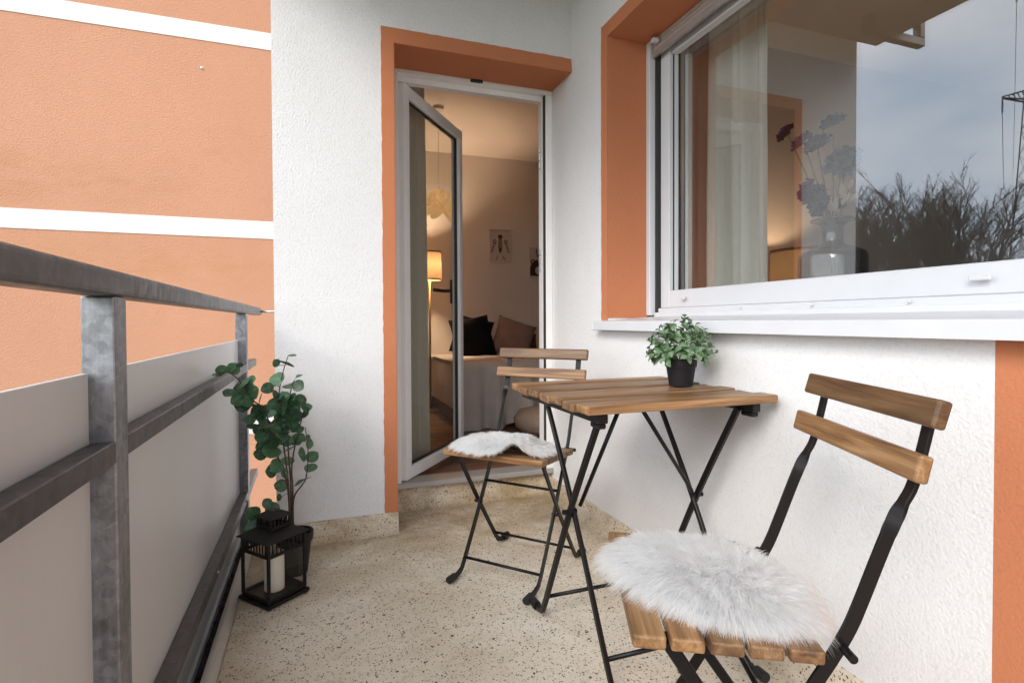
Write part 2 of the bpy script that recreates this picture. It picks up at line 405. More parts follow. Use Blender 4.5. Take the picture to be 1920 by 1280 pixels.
# ------------------------------------------------------------------ balcony floor
def profile_x(bm, prof, y0, y1):
    """extrude an x-z profile along y"""
    a = [bm.verts.new((x, y0, z)) for x, z in prof]; b = [bm.verts.new((x, y1, z)) for x, z in prof]; n = len(prof)
    for i in range(n): bm.faces.new((a[i], b[i], b[(i + 1) % n], a[(i + 1) % n]))
    bm.faces.new(a[::-1]); bm.faces.new(b); bmesh.ops.recalc_face_normals(bm, faces=bm.faces[:]); return bm
def profile_y(bm, prof, x0, x1):
    a = [bm.verts.new((x0, y, z)) for y, z in prof]; b = [bm.verts.new((x1, y, z)) for y, z in prof]; n = len(prof)
    for i in range(n): bm.faces.new((a[i], b[i], b[(i + 1) % n], a[(i + 1) % n]))
    bm.faces.new(a[::-1]); bm.faces.new(b); bmesh.ops.recalc_face_normals(bm, faces=bm.faces[:]); return bm
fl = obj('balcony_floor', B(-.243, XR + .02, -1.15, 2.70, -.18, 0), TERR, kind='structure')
k = profile_x(bmesh.new(), [(-.279, -.18), (-.279, .012), (-.272, .021), (-.262, .022), (-.245, .004), (-.2435, -.18)], -1.15, 2.36)
obj('kerb', k, KERBM, fl, True)
obj('slab_ledge', B(-.43, -.2795, -1.15, 2.84, -.20, -.075), DEBRIS, fl)
cr_bm = bmesh.new()
for i in range(220):
    y = random.uniform(.6, 2.6); x = random.uniform(-.32, -.282); s = random.uniform(.004, .014)
    g = bmesh.ops.create_icosphere(cr_bm, subdivisions=1, radius=s, matrix=Matrix.Translation((x, y, -.074)) @ Matrix.Diagonal((1, random.uniform(.8, 1.8), .6, 1)))
    for v in g['verts']: v.co += Vector((random.uniform(-1, 1), random.uniform(-1, 1), random.uniform(-1, 1))) * s * .3
gr = obj('grit', cr_bm, DEBRIS, fl, kind='stuff')
def skirt_prof(sgn, base, h):          # coved terrazzo skirting: profile off a wall at `base`, standing out towards sgn
    return [(base, .0005), (base + sgn * .045, .0008), (base + sgn * .030, .004), (base + sgn * .020, .014), (base + sgn * .014, .032), (base + sgn * .012, h - .004), (base + sgn * .009, h), (base, h)]

# ------------------------------------------------------------------ walls round the balcony
ew = thing('end_wall', 'white roughcast end wall of the balcony, holding the door opening', 'wall', (0, YP, 0))
obj('pillar', B(XL, X2, YP, 2.72, -.18, ZC + .2), WHITE_ST, ew)
obj('lintel', B(X2, XR + .001, YP, 2.72, ZO, ZC + .2), WHITE_ST, ew)
def wavy_border(inner, outer, at, step=.025, amp=.0016):
    """band of paint between two matching polylines, its outer edge brushed by hand; `at(a, b, d)` puts (a, b) on the wall, d proud of it"""
    bm = bmesh.new(); li = []; lo = []
    for (a0, a1), (b0, b1) in zip(zip(inner, inner[1:]), zip(outer, outer[1:])):
        n = max(2, int((Vector(a1) - Vector(a0)).length / step))
        for k_ in range(n + 1):
            f_ = k_ / n; li.append(Vector(a0).lerp(Vector(a1), f_)); q = Vector(b0).lerp(Vector(b1), f_)
            lo.append(q + (Vector((mnoise.noise(Vector((q.x * 31, q.y * 31, 3))), mnoise.noise(Vector((q.x * 31, q.y * 31, 9))))) * amp * 2.2))
    A = [bm.verts.new(at(p.x, p.y, .003)) for p in li]; O = [bm.verts.new(at(p.x, p.y, .003)) for p in lo]; O2 = [bm.verts.new(at(p.x, p.y, -.001)) for p in lo]
    for k_ in range(len(A) - 1):
        if (li[k_] - li[k_ + 1]).length < 1e-6 and (lo[k_] - lo[k_ + 1]).length < 1e-3: continue
        bm.faces.new((A[k_], A[k_ + 1], O[k_ + 1], O[k_])); bm.faces.new((O[k_], O[k_ + 1], O2[k_ + 1], O2[k_]))
    bmesh.ops.recalc_face_normals(bm, faces=bm.faces[:]); return bm
x1 = .262
pb = wavy_border([(X2, ZS), (X2, ZO), (XR, ZO)], [(x1, ZS), (x1, ZB), (XR - .002, ZB)], lambda a, b, d: (a, YP - d, b))
obj('painted_border', pb, ORANGE_T, ew)
obj('painted_soffit', B(X2 - .003, XR, YP - .002, YN - .02, ZO - .004, ZO + .001), ORANGE_T, ew)
obj('painted_reveal', B(X2 - .001, X2 + .003, YP - .002, YN - .02, ZS, ZO - .004), ORANGE_T, ew)
obj('skirting', profile_y(bmesh.new(), skirt_prof(-1, YP, ZS), XL, X2 + .004), TERR, ew, 'auto')
obj('door_step', profile_y(bmesh.new(), skirt_prof(-1, YN + .02, .108), X2, XR), TERR, ew, 'auto')

WX0 = XR; WX1 = 1.50
YW2, YWR = 2.0006, -.75      # window opening left / right edge
ww = thing('window_wall', 'white stucco wall under and beside the large window, orange at its near end', 'wall', (XR, 0, 0))
obj('wall_below', B(WX0, WX1, .6242, 2.72, -.18, .868), WHITE_W, ww)
obj('wall_below', B(WX0, WX1, -2.6, .6242, -.18, .868), ORANGE_T, ww, ).name = 'orange_panel'
obj('wall_beside', B(WX0, WX1, YW2 + .003, 2.72, .868, ZC + .2), WHITE_W, ww)
obj('wall_above', B(WX0, WX1, -2.6, YW2 + .003, ZO + .003, ZC + .2), WHITE_W, ww)
obj('wall_end', B(WX0, WX1, -2.6, YWR, .868, ZO), WHITE_W, ww)
yb = 2.0535
pb = wavy_border([(YW2, .893), (YW2, ZO), (YWR, ZO)], [(yb, .893), (yb, ZB), (YWR, ZB)], lambda a, b, d: (XR - d, a, b))
obj('painted_border', pb, ORANGE_T, ww)
obj('painted_soffit', B(XR - .002, 1.40, YWR, YW2 + .002, ZO - .001, ZO + .0035), ORANGE_T, ww)
obj('painted_reveal', B(XR - .002, 1.352, YW2, YW2 + .004, .905, ZO - .001), ORANGE_T, ww)
obj('skirting', profile_x(bmesh.new(), skirt_prof(-1, XR, ZS), -2.6, YN + .02), TERR, ww, 'auto')

# the balcony above
ub = thing('upper_balcony', 'underside of the balcony above with its steel post foot', 'balcony', (.4, 0, ZC))
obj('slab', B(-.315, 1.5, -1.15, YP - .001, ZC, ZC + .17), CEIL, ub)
for y in (2.12, .45, -1.08):
    bk = B(-.375, .06, y - .022, y + .022, ZC - .105, ZC - .06, bev=.003)
    box(bk, -.375, -.336, y - .022, y + .022, ZC - .0595, ZC + 1.1, bev=.003); box(bk, .015, .06, y - .022, y + .022, ZC - .0595, ZC + .001)
    obj('post_foot', bk, DARKST, ub)
rl = B(-.388, -.376, -1.1, 2.3, ZC + .25, ZC + 1.0); obj('parapet_panel', rl, PANELM, ub)

# neighbouring facade
YB = 5.0
nf = obj('neighbour_facade', B(-3.2, XL - .002, YB, YB + .3, -7, 8), FACADE)
tag(nf, 'orange rendered house front with white bands behind the railing', 'building')
for z0, z1 in ((3.167, 3.307), (1.5935, 1.7392), (-.035, .105), (-1.67, -1.53), (4.80, 4.94)):
    obj('band', B(-3.2, XL - .004, YB - .006, YB + .01, z0, z1), BAND, nf)
an = bmesh.new(); bmesh.ops.create_icosphere(an, subdivisions=2, radius=.011, matrix=Matrix.Translation((-.856, YB - .004, 2.945)))
obj('wall_plug', an, SILLM, nf, True)
# the side of our own block that closes the corner (outside of the bedroom)
sw = obj('block_side_wall', B(XL, -.02, 2.7205, YB + .3, -7, 6), WHITE_ST); tag(sw, 'white outer side wall of the flat running back from the balcony', 'wall')

# ------------------------------------------------------------------ rooms behind
ZF = .11
bw = thing('bedroom_walls', 'pale warm-lit bedroom walls and ceiling seen through the open door', 'wall', (1.5, 4, ZF))
obj('back_wall', B(-.02, 3.9, 5.05, 5.2, ZF - .02, 2.62), INWALL, bw)
obj('side_wall', B(-.0195, .10, 2.7205, 5.05, ZF - .02, 2.62), INWALL, bw)
obj('side_wall', B(3.6, 3.8, 2.86, 5.05, ZF - .02, 2.62), INWALL, bw)
obj('partition_wall', B(1.51, 3.9, 2.70, 2.86, ZF - .02, 2.62), INWALL, bw)
obj('ceiling', B(.0, 3.8, 2.7205, 5.1, 2.48, 2.6), INWALL, bw)
rf = bpy.data.objects.new('room_floor', None); COL.objects.link(rf); rf['kind'] = 'structure'; rf.location = (1.5, 4, ZF)
obj('subfloor', B(.0, 3.7, 2.6, 5.1, ZF - .03, ZF - .0095), DEBRIS, rf)
pl = B(-.6, .6, -.0605, .0605, -.009, 0, bev=.0015).copy()
pm = bpy.data.meshes.new('plank'); pl.to_mesh(pm); pm.materials.append(PLANKW); pl.free()
row = 0; y = 2.66 + .061
while y < 5.0:
    x = .1 + .6 - random.uniform(0, .9)
    while x < 4.0:
        a, b = max(.105, x - .6), min(3.595, x + .6)
        if b - a > .05: link_copy(pm, 'plank', rf, Matrix.Translation(((a + b) / 2 - 1.5, y - 4, 0)) @ Matrix.Diagonal(((b - a) / 1.2, 1, 1, 1)))
        x += 1.2015
    y += .1222
lw = thing('living_room_walls', 'dim living room walls and ceiling behind the big window', 'wall', (3, 1, 0))
obj('back_wall', B(1.51, 5.2, 2.50, 2.695, -.02, 2.62), INWALL, lw)
obj('side_wall', B(5.0, 5.2, -2.2, 2.5, -.02, 2.62), INWALL, lw)
obj('end_wall', B(1.51, 5.2, -2.4, -2.2, -.02, 2.62), INWALL, lw)
obj('ceiling', B(1.51, 5.2, -2.3, 2.5, 2.48, 2.6), INWALL, lw)
obj('living_room_floor', B(1.505, 5.2, -2.3, 2.5, ZF - .05, ZF), PLANKW, kind='structure')

# ------------------------------------------------------------------ balcony door
d = thing('balcony_door', 'white glazed balcony door standing open into the bedroom', 'door', (X2, YN, ZF))
fr = B(X2 + .003, .366, YN - .02, YN + .05, .134, 2.046, bev=.003); box(fr, 1.108, XR, YN - .02, YN + .05, .134, 2.046, bev=.003)
box(fr, X2 + .003, XR, YN - .021, YN + .051, 2.0465, ZO - .004, bev=.002)
box(fr, .3665, 1.1075, YN + .012, YN + .049, 2.02, 2.046); box(fr, 1.096, 1.1075, YN + .012, YN + .049, .135, 2.0195)
fo = obj('door_frame', fr, DOORPVC, d)
obj('gasket', B(1.1035, 1.1078, YN - .012, YN + .010, .136, 2.044), GASKET, fo)
obj('threshold', B(X2 + .002, XR - .001, YN - .024, YN + .09, .1085, .134, bev=.003), ALU, d)
lt = B(.71, .76, YN - .034, YN - .0215, 2.050, 2.064, bev=.003); box(lt, .745, .772, YN - .03, YN - .0215, 2.052, 2.075, bev=.002); obj('stay_catch', lt, GASKET, d)
for z in (1.68, 1.15):
    st = bmesh.new()
    for i in range(3): box(st, 1.088, 1.0955, YN + .018, YN + .04, z + i * .042, z + i * .042 + .03, bev=.002)
    obj('strike_plate', st, CHROME, d)
LA = math.atan2(.56, .426); leafM = Matrix.Translation((.374, YN + .018, 0)) @ Matrix.Rotation(LA, 4, 'Z')
LW = .705
def leafbm(bm): bm.transform(leafM); return bm
lf = B(0, .052, -.026, .026, .136, 2.018, bev=.004); box(lf, LW - .048, LW, -.026, .026, .136, 2.018, bev=.004)
box(lf, .0525, LW - .0485, -.0255, .0255, .1365, .196, bev=.004); box(lf, .0525, LW - .0485, -.0255, .0255, 1.960, 2.0175, bev=.004)
leaf = obj('door_leaf', leafbm(lf), DOORPVC, d)
g = bmesh.new()
for (x0, x1, z0, z1) in ((.0522, .0585, .196, 1.960), (LW - .0545, LW - .0482, .196, 1.960), (.0586, LW - .0546, .1962, .2032), (.0586, LW - .0546, 1.953, 1.9598)):
    box(g, x0, x1, -.009, .009, z0, z1)
obj('gasket', leafbm(g), GASKET, leaf)
obj('pane', leafbm(B(.0575, LW - .0535, -.003, .003, .202, 1.954)), DGLASS, leaf)
h = bmesh.new(); tube(h, [(LW - .04, .03, 1.075), (LW - .04, .075, 1.075), (LW - .055, .083, 1.075), (LW - .17, .083, 1.075)], .0105, 10); box(h, LW - .055, LW - .025, .0305, .038, 1.0, 1.14, bev=.003)
obj('handle', leafbm(h), GASKET, leaf, 'auto')
h = B(LW + .0005, LW + .012, -.012, .012, 1.02, 1.12, bev=.003); obj('lock_plate', leafbm(h), ALU, leaf)

# ------------------------------------------------------------------ window
w = thing('large_window', 'large white framed window with rolled-up shutter and reflected sky', 'window', (1.36, 1.0, .9))
XF = 1.351
f = B(XF + .019, 1.412, 1.896, 1.955, .946, ZO - .002, bev=.002)
box(f, XF + .019, 1.412, YWR, 1.8955, .9455, 1.0165, bev=.003); box(f, XF + .025, 1.412, YWR, 1.8955, 1.985, ZO - .002, bev=.003)
box(f, XF + .019, 1.412, YWR, YWR + .09, 1.017, 1.984, bev=.003)
fo = obj('window_frame', f, PVC, w)
obj('frame_base', B(XF + .008, 1.43, YWR, 1.970, .9085, .945, bev=.002), PVC, w)
obj('lower_profile', B(XF - .006, XF + .02, YWR, 1.968, .9075, .927, bev=.003), SILLM, w)
g = B(1.4122, 1.4168, 1.886, 1.897, 1.0, 1.99); obj('gasket', g, GASKET, fo)
g = B(1.388, 1.392, 1.8925, 1.8955, 1.018, 1.984); box(g, 1.406, 1.4118, YWR + .0905, 1.891, 1.0168, 1.0195); obj('seal_strip', g, GASKET, fo)
g = B(1.3935, 1.4118, 1.8915, 1.8955, 1.02, 1.984); box(g, 1.4405, 1.46, 1.865, 1.885, 1.0, 1.984); obj('glazing_bead', g, PVC, fo)
obj('guide_rail', B(1.328, XF + .03, 1.974, YW2, .915, ZO - .002, bev=.002), PVC, w)
obj('guide_channel', B(XF + .004, XF + .03, 1.9555, 1.9735, .912, ZO - .002), GASKET, w)
obj('pane', B(1.417, 1.421, YWR + .05, 1.89, .99, 2.03), WGLASS, w)
obj('pane', B(1.435, 1.439, YWR + .05, 1.89, .99, 2.03), WGLASS2, w)
for i in range(3):
    obj('shutter_slat', B(1.338, 1.350, YWR, 1.966, 2.018 + i * .0172, 2.0345 + i * .0172, bev=.004), SHUT, w)
obj('end_bar', B(1.334, 1.350, YWR, 1.966, 1.992, 2.0175, bev=.003), ALU, w)
obj('shutter_stop', B(1.305, 1.3335, 1.91, 1.935, 2.035, 2.052, bev=.004, seg=2), SILLM, w)
for y0, wd in ((.748, .042), (1.775, .022)):
    obj('drain_cap', B(XF - .001, XF + .007, y0, y0 + wd, .976, .988, bev=.003, seg=2), PVC, w)
for y in (1.477, 1.193, .915, .63):
    s = bmesh.new(); bmesh.ops.create_uvsphere(s, u_segments=12, v_segments=6, radius=.004, matrix=Matrix.Translation((XF - .000, y, .936))); obj('screw_cap', s, PVC, w, True)
sl = bmesh.new(); prof = [(1.098, .856), (1.098, .889), (1.101, .892), (1.345, .9095), (1.352, .9095), (1.352, .875), (1.14, .868), (1.106, .868), (1.106, .856)]
profile_x(sl, prof, YWR, 2.048); so = obj('outer_sill', sl, SILLM, w)
obj('sill_end_cap', B(1.096, 1.34, 2.0485, 2.058, .854, .897, bev=.002), SILLM, w)
s = bmesh.new(); bmesh.ops.create_uvsphere(s, u_segments=10, v_segments=6, radius=.006, matrix=Matrix.Translation((1.335, 1.992, .915))); obj('rust_screw', s, STEMM, w, True)
obj('inner_sill', B(1.47, 1.72, YWR, 2.3, .90, .93, bev=.004), SILLM, w)

# ------------------------------------------------------------------ railing
r = thing('balcony_railing', 'galvanised steel railing with grey panels along the left side', 'railing', (-.32, 1, 0))
XA, XB = -.345, -.300
def post(y0, y1):
    p = obj('post', B(XA, XB, y0, y1, -.07, .934, bev=.003, seg=2), STEEL, r)
    obj('base_plate', B(XA - .02, XB + .012, y0 - .02, y1 + .02, -.0745, -.066, bev=.002), STEEL, p)
for y in (1.016, 2.70, -.70): post(y, y + .058)
obj('top_rail', B(XA - .001, XB + .001, -1.1, 3.42, .9345, .977, bev=.009, seg=3), DARKST, r)
tr = bmesh.new(); tube(tr, [(XB, 3.38, .955), (XL + .01, 3.38, .955)], .007, 10); obj('wall_pin', tr, CHROME, r, True)
for z0, z1, nm in ((.671, .706, 'mid_rail'), (.095, .131, 'bottom_rail')):
    for y0, y1 in ((-1.1, -.7005), (-.6415, 1.0155), (1.0745, 2.6995), (2.7585, 3.12)):
        obj(nm, B(XB - .034, XB - .0005, y0, y1, z0, z1, bev=.002), DARKST, r)
for y0, y1 in ((-1.1, -.705), (-.637, 1.012), (1.078, 2.696)):
    obj('panel', B(XB - .043, XB - .0345, y0, y1, -.07, .8145, bev=.001), PANELM, r)
obj('pale_panel_strip', B(-.3338, -.3225, -1.1, 2.69, -.0745, -.050, bev=.001), SILLM, r)  # added pale strip, put where the panels' lower edge should look lit
for y0 in (1.11, 1.9, 2.62, .35, .96):
    b = bmesh.new(); bmesh.ops.create_cone(b, segments=10, radius1=.007, radius2=.006, depth=.005, cap_ends=True, matrix=Matrix.Translation((XB + .0018, y0, .113)) @ Matrix.Rotation(R(90), 4, 'Y')); obj('bolt', b, STEEL, r)

# ------------------------------------------------------------------ folding bistro table
tb = thing('bistro_table', 'folding table with brown wooden slat top and black crossed legs', 'table', (.846, 1.35, 0))
TX1, TX2, TY0, TY1 = .5707, 1.1216, 1.085, 1.610
sm = bpy.data.meshes.new('slat'); bmm = B(-.2755, .2755, -.0308, .0308, -.0105, .0105, bev=.004, seg=2); bmm.to_mesh(sm); bmm.free(); sm.materials.append(ACACIA)
for i in range(7):
    y = TY0 + .0335 + i * (TY1 - TY0 - .067) / 6
    link_copy(sm, 'slat', tb, Matrix.Translation((random.uniform(-.004, .003), y - 1.35, .689 + (0, -.0035, .0005, -.004, 0, -.0032, .0004)[i])) @ Matrix.Rotation(R((0, 1.6, -.8, 1.8, -.6, 1.4, 0)[i]), 4, 'X') @ Matrix.Rotation(R(random.uniform(-.25, .25)), 4, 'Z'))
for x in (.615, 1.060):
    b = B(x - .0125, x + .0125, TY0 + .012, TY1 - .02, .656, .6775, bev=.002); obj('side_rail', b, BLACKM, tb)
    b = B(x - .010, x + .010, TY0 + .016, TY0 + .060, .643, .656, bev=.003); obj('bracket', b, BLACKM, tb)
LX = (.632, 1.043)
def flatbar(pts, wide, thin, waxis):
    pts, T, N = frames(pts); wa = Vector(waxis); e1 = []; e2 = []
    for t in T: e1.append(wa); e2.append(wa.cross(t).normalized())
    return bar(bmesh.new(), pts, wide, thin, e1, e2)
for x in LX:
    s = -1 if x < .8 else 1
    pA = smooth_path([(x, 1.145, .662), (x, 1.31, .382), (x, 1.475, .065), (x, 1.505, .022), (x, 1.535, .013), (x, 1.56, .013)], 5)
    obj('leg', flatbar(pA, .012, .018, (1, 0, 0)), BLACKM, tb, 'auto')
    xx = x + s * -.0135
    pBq = smooth_path([(xx, 1.50, .662), (xx, 1.315, .382), (xx, 1.135, .065), (xx, 1.10, .022), (xx, 1.075, .013), (xx, 1.05, .013)], 5)
    obj('leg', flatbar(pBq, .011, .0145, (1, 0, 0)), BLACKM, tb, 'auto')
    for (px_, py_) in ((x, 1.56), (xx, 1.05)):
        c_ = bmesh.new(); tube(c_, [(px_, py_ - .016, .0135), (px_, py_ + .016, .0135)], .0135, 12); obj('foot_cap', c_, RUBBER, tb, 'auto')
    b = bmesh.new(); xb = .703 if s < 0 else .772
    tube(b, [(xx - s * .012, 1.30, .40), (xb, 1.18, .668)], .0055, 8); obj('brace', b, BLACKM, tb, True)
    b = bmesh.new(); tube(b, [(x - .02, 1.312, .382), (x + .02, 1.312, .382)], .007, 10); obj('pivot', b, BLACKM, tb, 'auto')
b = bmesh.new(); tube(b, [(LX[0], 1.474, .075), (LX[1], 1.474, .075)], .006, 8); obj('crossbar', b, BLACKM, tb, True)
b = bmesh.new(); tube(b, [(LX[0] + .013, 1.143, .078), (LX[1] - .013, 1.143, .078)], .006, 8); obj('crossbar', b, BLACKM, tb, True)
obj('centre_rail', B(.63, 1.045, 1.172, 1.190, .664, .677), BLACKM, tb)

# ------------------------------------------------------------------ folding chairs (built at the origin: x across, y backwards)
def make_chair():
    t = thing('folding_chair', 'x', 'chair')
    ms = bpy.data.meshes.new('seat_slat'); q = B(-.191, .191, -.0235, .0235, -.010, .010, bev=.004, seg=2); q.to_mesh(ms); q.free(); ms.materials.append(ACACIA)
    ang = math.atan2(-.013, .261)
    for i in range(5):
        y = -.115 + .0235 + i * (.261 - .047) / 4; z = .451 - .010 - (y + .115) * .05
        link_copy(ms, 'seat_slat', t, Matrix.Translation((0, y, z)) @ Matrix.Rotation(ang, 4, 'X'))
    for nm, yt, zt, yb_, zb in (('back_slat', .289, .783, .278, .7445), ('back_slat', .2656, .7085, .2565, .671)):
        tilt = math.atan2(yt - yb_, zt - zb); hgt = math.hypot(yt - yb_, zt - zb) / 2
        q = B(-.191, .191, -.0095, .0095, -hgt, hgt, bev=.004, seg=2)
        for v in q.verts: v.co.y += .010 * (1 - (v.co.x / .191) ** 2) * 0
        mm = bpy.data.meshes.new(nm); q.to_mesh(mm); q.free(); mm.materials.append(ACACIA)
        link_copy(mm, nm, t, Matrix.Translation((0, (yt + yb_) / 2 + .0095, (zt + zb) / 2)) @ Matrix.Rotation(-tilt, 4, 'X'))
    wa = Vector((1, 0, 0))
    for s in (-1, 1):
        prof = [(.3075, .775, 0), (.296, .72, 0), (.281, .660, 0), (.268, .633, 0), (.258, .612, 45), (.247, .585, 90), (.232, .545, 90), (.212, .49, 90), (.196, .45, 90), (.172, .405, 90), (.14, .352, 90), (.055, .205, 90), (-.045, .045, 90), (-.075, .018, 90), (-.105, .012, 90), (-.13, .012, 90)]
        xs = [.150] * 13 + [.148, .147, .147]
        pts = smooth_path([(s * x, y, z) for x, (y, z, a) in zip(xs, prof)], 4)
        an_ = []
        for i in range(len(prof) - 1):
            for k_ in range(4): an_.append(prof[i][2] + (prof[i + 1][2] - prof[i][2]) * k_ / 4)
        an_.append(prof[-1][2])
        _, T, _ = frames(pts); e1 = []; e2 = []
        for t_, a_ in zip(T, an_):
            n_ = wa.cross(t_).normalized(); ca, sa = math.cos(R(a_)), math.sin(R(a_))
            e1.append(wa * ca + n_ * sa); e2.append(-wa * sa + n_ * ca)
        fb = obj('side_bar', bar(bmesh.new(), pts, .0195, .0065, e1, e2), BLACKM, t, 'auto')
        c_ = bmesh.new(); tube(c_, [(s * .147, -.146, .0135), (s * .147, -.112, .0135)], .0125, 12); obj('foot_cap', c_, RUBBER, fb, 'auto')
        xi_ = s * .166
        q = smooth_path([(xi_, -.062, .428), (xi_, .07, .232), (xi_, .205, .045), (xi_, .235, .018), (xi_, .262, .012), (xi_, .285, .012)], 5)
        lg = obj('leg', flatbar(q, .0065, .020, (1, 0, 0)), BLACKM, t, 'auto')
        c_ = bmesh.new(); tube(c_, [(xi_, .268, .0135), (xi_, .302, .0135)], .0125, 12); obj('foot_cap', c_, RUBBER, lg, 'auto')
        sr = obj('seat_rail', flatbar([(s * .158, -.100, .4335), (s * .158, .135, .4215)], .005, .0145, (1, 0, 0)), BLACKM, t)
        b = bmesh.new(); tube(b, [(s * .143, .066, .222), (s * .174, .066, .222)], .006, 10); obj('pivot', b, BLACKM, t, 'auto')
        b = bmesh.new(); tube(b, [(s * .140, .186, .424), (s * .182, .186, .424)], .0065, 10); obj('bolt', b, BLACKM, t, 'auto')
    for x, y, z in ((.150, -.045, .055), (.166, .197, .058), (.150, .105, .292)):
        b = bmesh.new(); tube(b, [(-x, y, z), (x, y, z)], .0052, 8); obj('crossbar', b, BLACKM, t, True)
    return t
def copy_tree(o, parent=None):
    c = o.copy(); COL.objects.link(c)
    if parent is not None: c.parent = parent
    for ch in list(o.children): copy_tree(ch, c)
    return c
ch1 = make_chair()
ch2 = copy_tree(ch1)
# local +y (backwards) points along angle a; local +x then is (sin a, -cos a)
for c_, x, y, a in ((ch1, .598, .7822, -.4294), (ch2, .6196, 1.7881, .7296)):
    c_.location = (x, y, 0); c_.rotation_euler = (0, 0, a - math.pi / 2); c_['group'] = 'wooden folding chairs at the table'
ch1['label'] = 'folding chair in front of the table, near the camera, with large white fluffy pelt'
ch2['label'] = 'folding chair behind the table, beside the open door, seat facing left'

# ------------------------------------------------------------------ fur pelts
def pelt(name, label, base, ang, outline, zf, N, ln, seed, wid=.0011):
    rg = np.random.default_rng(seed)
    t = thing(name, label, 'sheepskin', (*base, .46), 0)
    ou = np.array(outline, float); cen = ou.mean(0)
    th = np.arctan2(ou[:, 1] - cen[1], ou[:, 0] - cen[0]); rr = np.hypot(*(ou - cen).T); od = np.argsort(th); th = th[od]; rr = rr[od]
    def rad(a): return np.interp(a, np.r_[th[-1] - 2 * np.pi, th, th[0] + 2 * np.pi], np.r_[rr[-1], rr, rr[0]])
    ca, sa = math.cos(ang), math.sin(ang)        # b axis (backwards) and w axis in world
    def toworld(b, w_): return base[0] + b * ca + w_ * sa, base[1] + b * sa - w_ * ca
    bm = bmesh.new(); na, nr = 56, 10
    top = [[None] * na for _ in range(nr + 1)]; bot = [[None] * na for _ in range(nr + 1)]
    for i in range(nr + 1):
        for j in range(na):
            a = -math.pi + 2 * math.pi * j / na; q = i / nr * float(rad(a)) * .93
            b, w_ = cen[0] + q * math.cos(a), cen[1] + q * math.sin(a); X, Y = toworld(b, w_); z = zf(b, w_, i / nr)
            top[i][j] = bm.verts.new((X, Y, z)); bot[i][j] = bm.verts.new((X, Y, z - .006))
    for i in range(nr):
        for j in range(na):
            k_ = (j + 1) % na
            if i == 0:
                continue
            bm.faces.new((top[i][j], top[i + 1][j], top[i + 1][k_], top[i][k_])); bm.faces.new((bot[i][j], bot[i][k_], bot[i + 1][k_], bot[i + 1][j]))
    for j in range(na):
        k_ = (j + 1) % na; bm.faces.new((top[nr][j], bot[nr][j], bot[nr][k_], top[nr][k_]))
    bm.faces.new([top[1][j] for j in range(na)]); bm.faces.new([bot[1][j] for j in range(na)][::-1])
    for i in (0,):
        for j in range(na): bm.verts.remove(top[i][j]); bm.verts.remove(bot[i][j])
    obj('hide', bm, HIDE, t, True)
    # fur: tapered ribbons, clumped into locks
    a = rg.uniform(-np.pi, np.pi, N); q = np.sqrt(rg.uniform(0, 1, N)); q = np.where(rg.uniform(0, 1, N) < .22, rg.uniform(.86, 1, N), q)
    rw = rad(a); b = cen[0] + q * rw * np.cos(a) * .95; w_ = cen[1] + q * rw * np.sin(a) * .95
    X, Y = toworld(b, w_); Z = np.array([zf(bb, ww_, qq) for bb, ww_, qq in zip(b, w_, q)])
    K = 520; ci = rg.integers(0, N, K); d2 = (X[:, None] - X[ci][None]) ** 2 + (Y[:, None] - Y[ci][None]) ** 2
    near = d2.argmin(1)
    # flow: outward plus a slow swirl
    ux, uy = toworld(np.cos(a), np.sin(a)); ux = ux - base[0]; uy = uy - base[1]
    sw_ = np.array([mnoise.noise(Vector((x * 9, y * 9, seed))) for x, y in zip(X[ci], Y[ci])])
    sw2 = np.array([mnoise.noise(Vector((x * 9 + 50, y * 9, seed))) for x, y in zip(X[ci], Y[ci])])
    near_e = np.clip(q[ci] * 1.6, 0, 1); fl_ = toworld(-.35, .55); flow = ((fl_[0] - base[0]), (fl_[1] - base[1]))
    cdx = flow[0] + ux[ci] * .45 * near_e + sw_ * .40 + rg.normal(0, .16, K); cdy = flow[1] + uy[ci] * .45 * near_e + sw2 * .40 + rg.normal(0, .16, K); cup = rg.uniform(.25, .6, K)
    edge = np.clip((q - .72) / .28, 0, 1)
    dx = cdx[near] * (1 - edge * .55) + ux * edge * .9 + rg.normal(0, .13, N); dy = cdy[near] * (1 - edge * .55) + uy * edge * .9 + rg.normal(0, .13, N)
    dz = cup[near] * (1 - edge * .75) + rg.normal(0, .12, N)
    D = np.stack([dx, dy, dz], 1); D /= np.linalg.norm(D, axis=1)[:, None]
    lens = ln * rg.uniform(.6, 1.15, N) * (1 + .2 * edge)
    P0 = np.stack([X, Y, Z - .001], 1); tipc = np.stack([X[ci], Y[ci], Z[ci]], 1)[near] + np.stack([cdx[near], cdy[near], cup[near]], 1) * ln * .75
    segs = 4; pts = [P0]
    for s in range(1, segs + 1):
        f_ = s / segs; p = P0 + D * (lens * f_)[:, None]; p[:, 2] -= (f_ ** 2.2) * lens * .42
        k_ = .45 * f_ ** 1.5; p = p * (1 - k_) + (tipc + (p - tipc) * .55) * k_
        pts.append(p)
    side = np.cross(D, rg.normal(0, 1, (N, 3))); side /= np.linalg.norm(side, axis=1)[:, None]
    wd = wid * rg.uniform(.7, 1.3, N)[:, None]
    V = []
    for s in range(segs):
        wv = side * wd * (1 - .75 * s / segs) / 2; V += [pts[s] - wv, pts[s] + wv]
    V.append(pts[segs]); V = np.stack(V, 1); nvp = V.shape[1]
    base_i = (np.arange(N) * nvp)[:, None]
    quads = np.concatenate([base_i + np.array([2 * s, 2 * s + 1, 2 * s + 3, 2 * s + 2]) for s in range(segs - 1)], 1).reshape(N, -1)
    tris = base_i + np.array([2 * segs - 2, 2 * segs - 1, 2 * segs])
    me = bpy.data.meshes.new('fur'); me.vertices.add(N * nvp); me.vertices.foreach_set('co', V.reshape(-1).astype(np.float32))
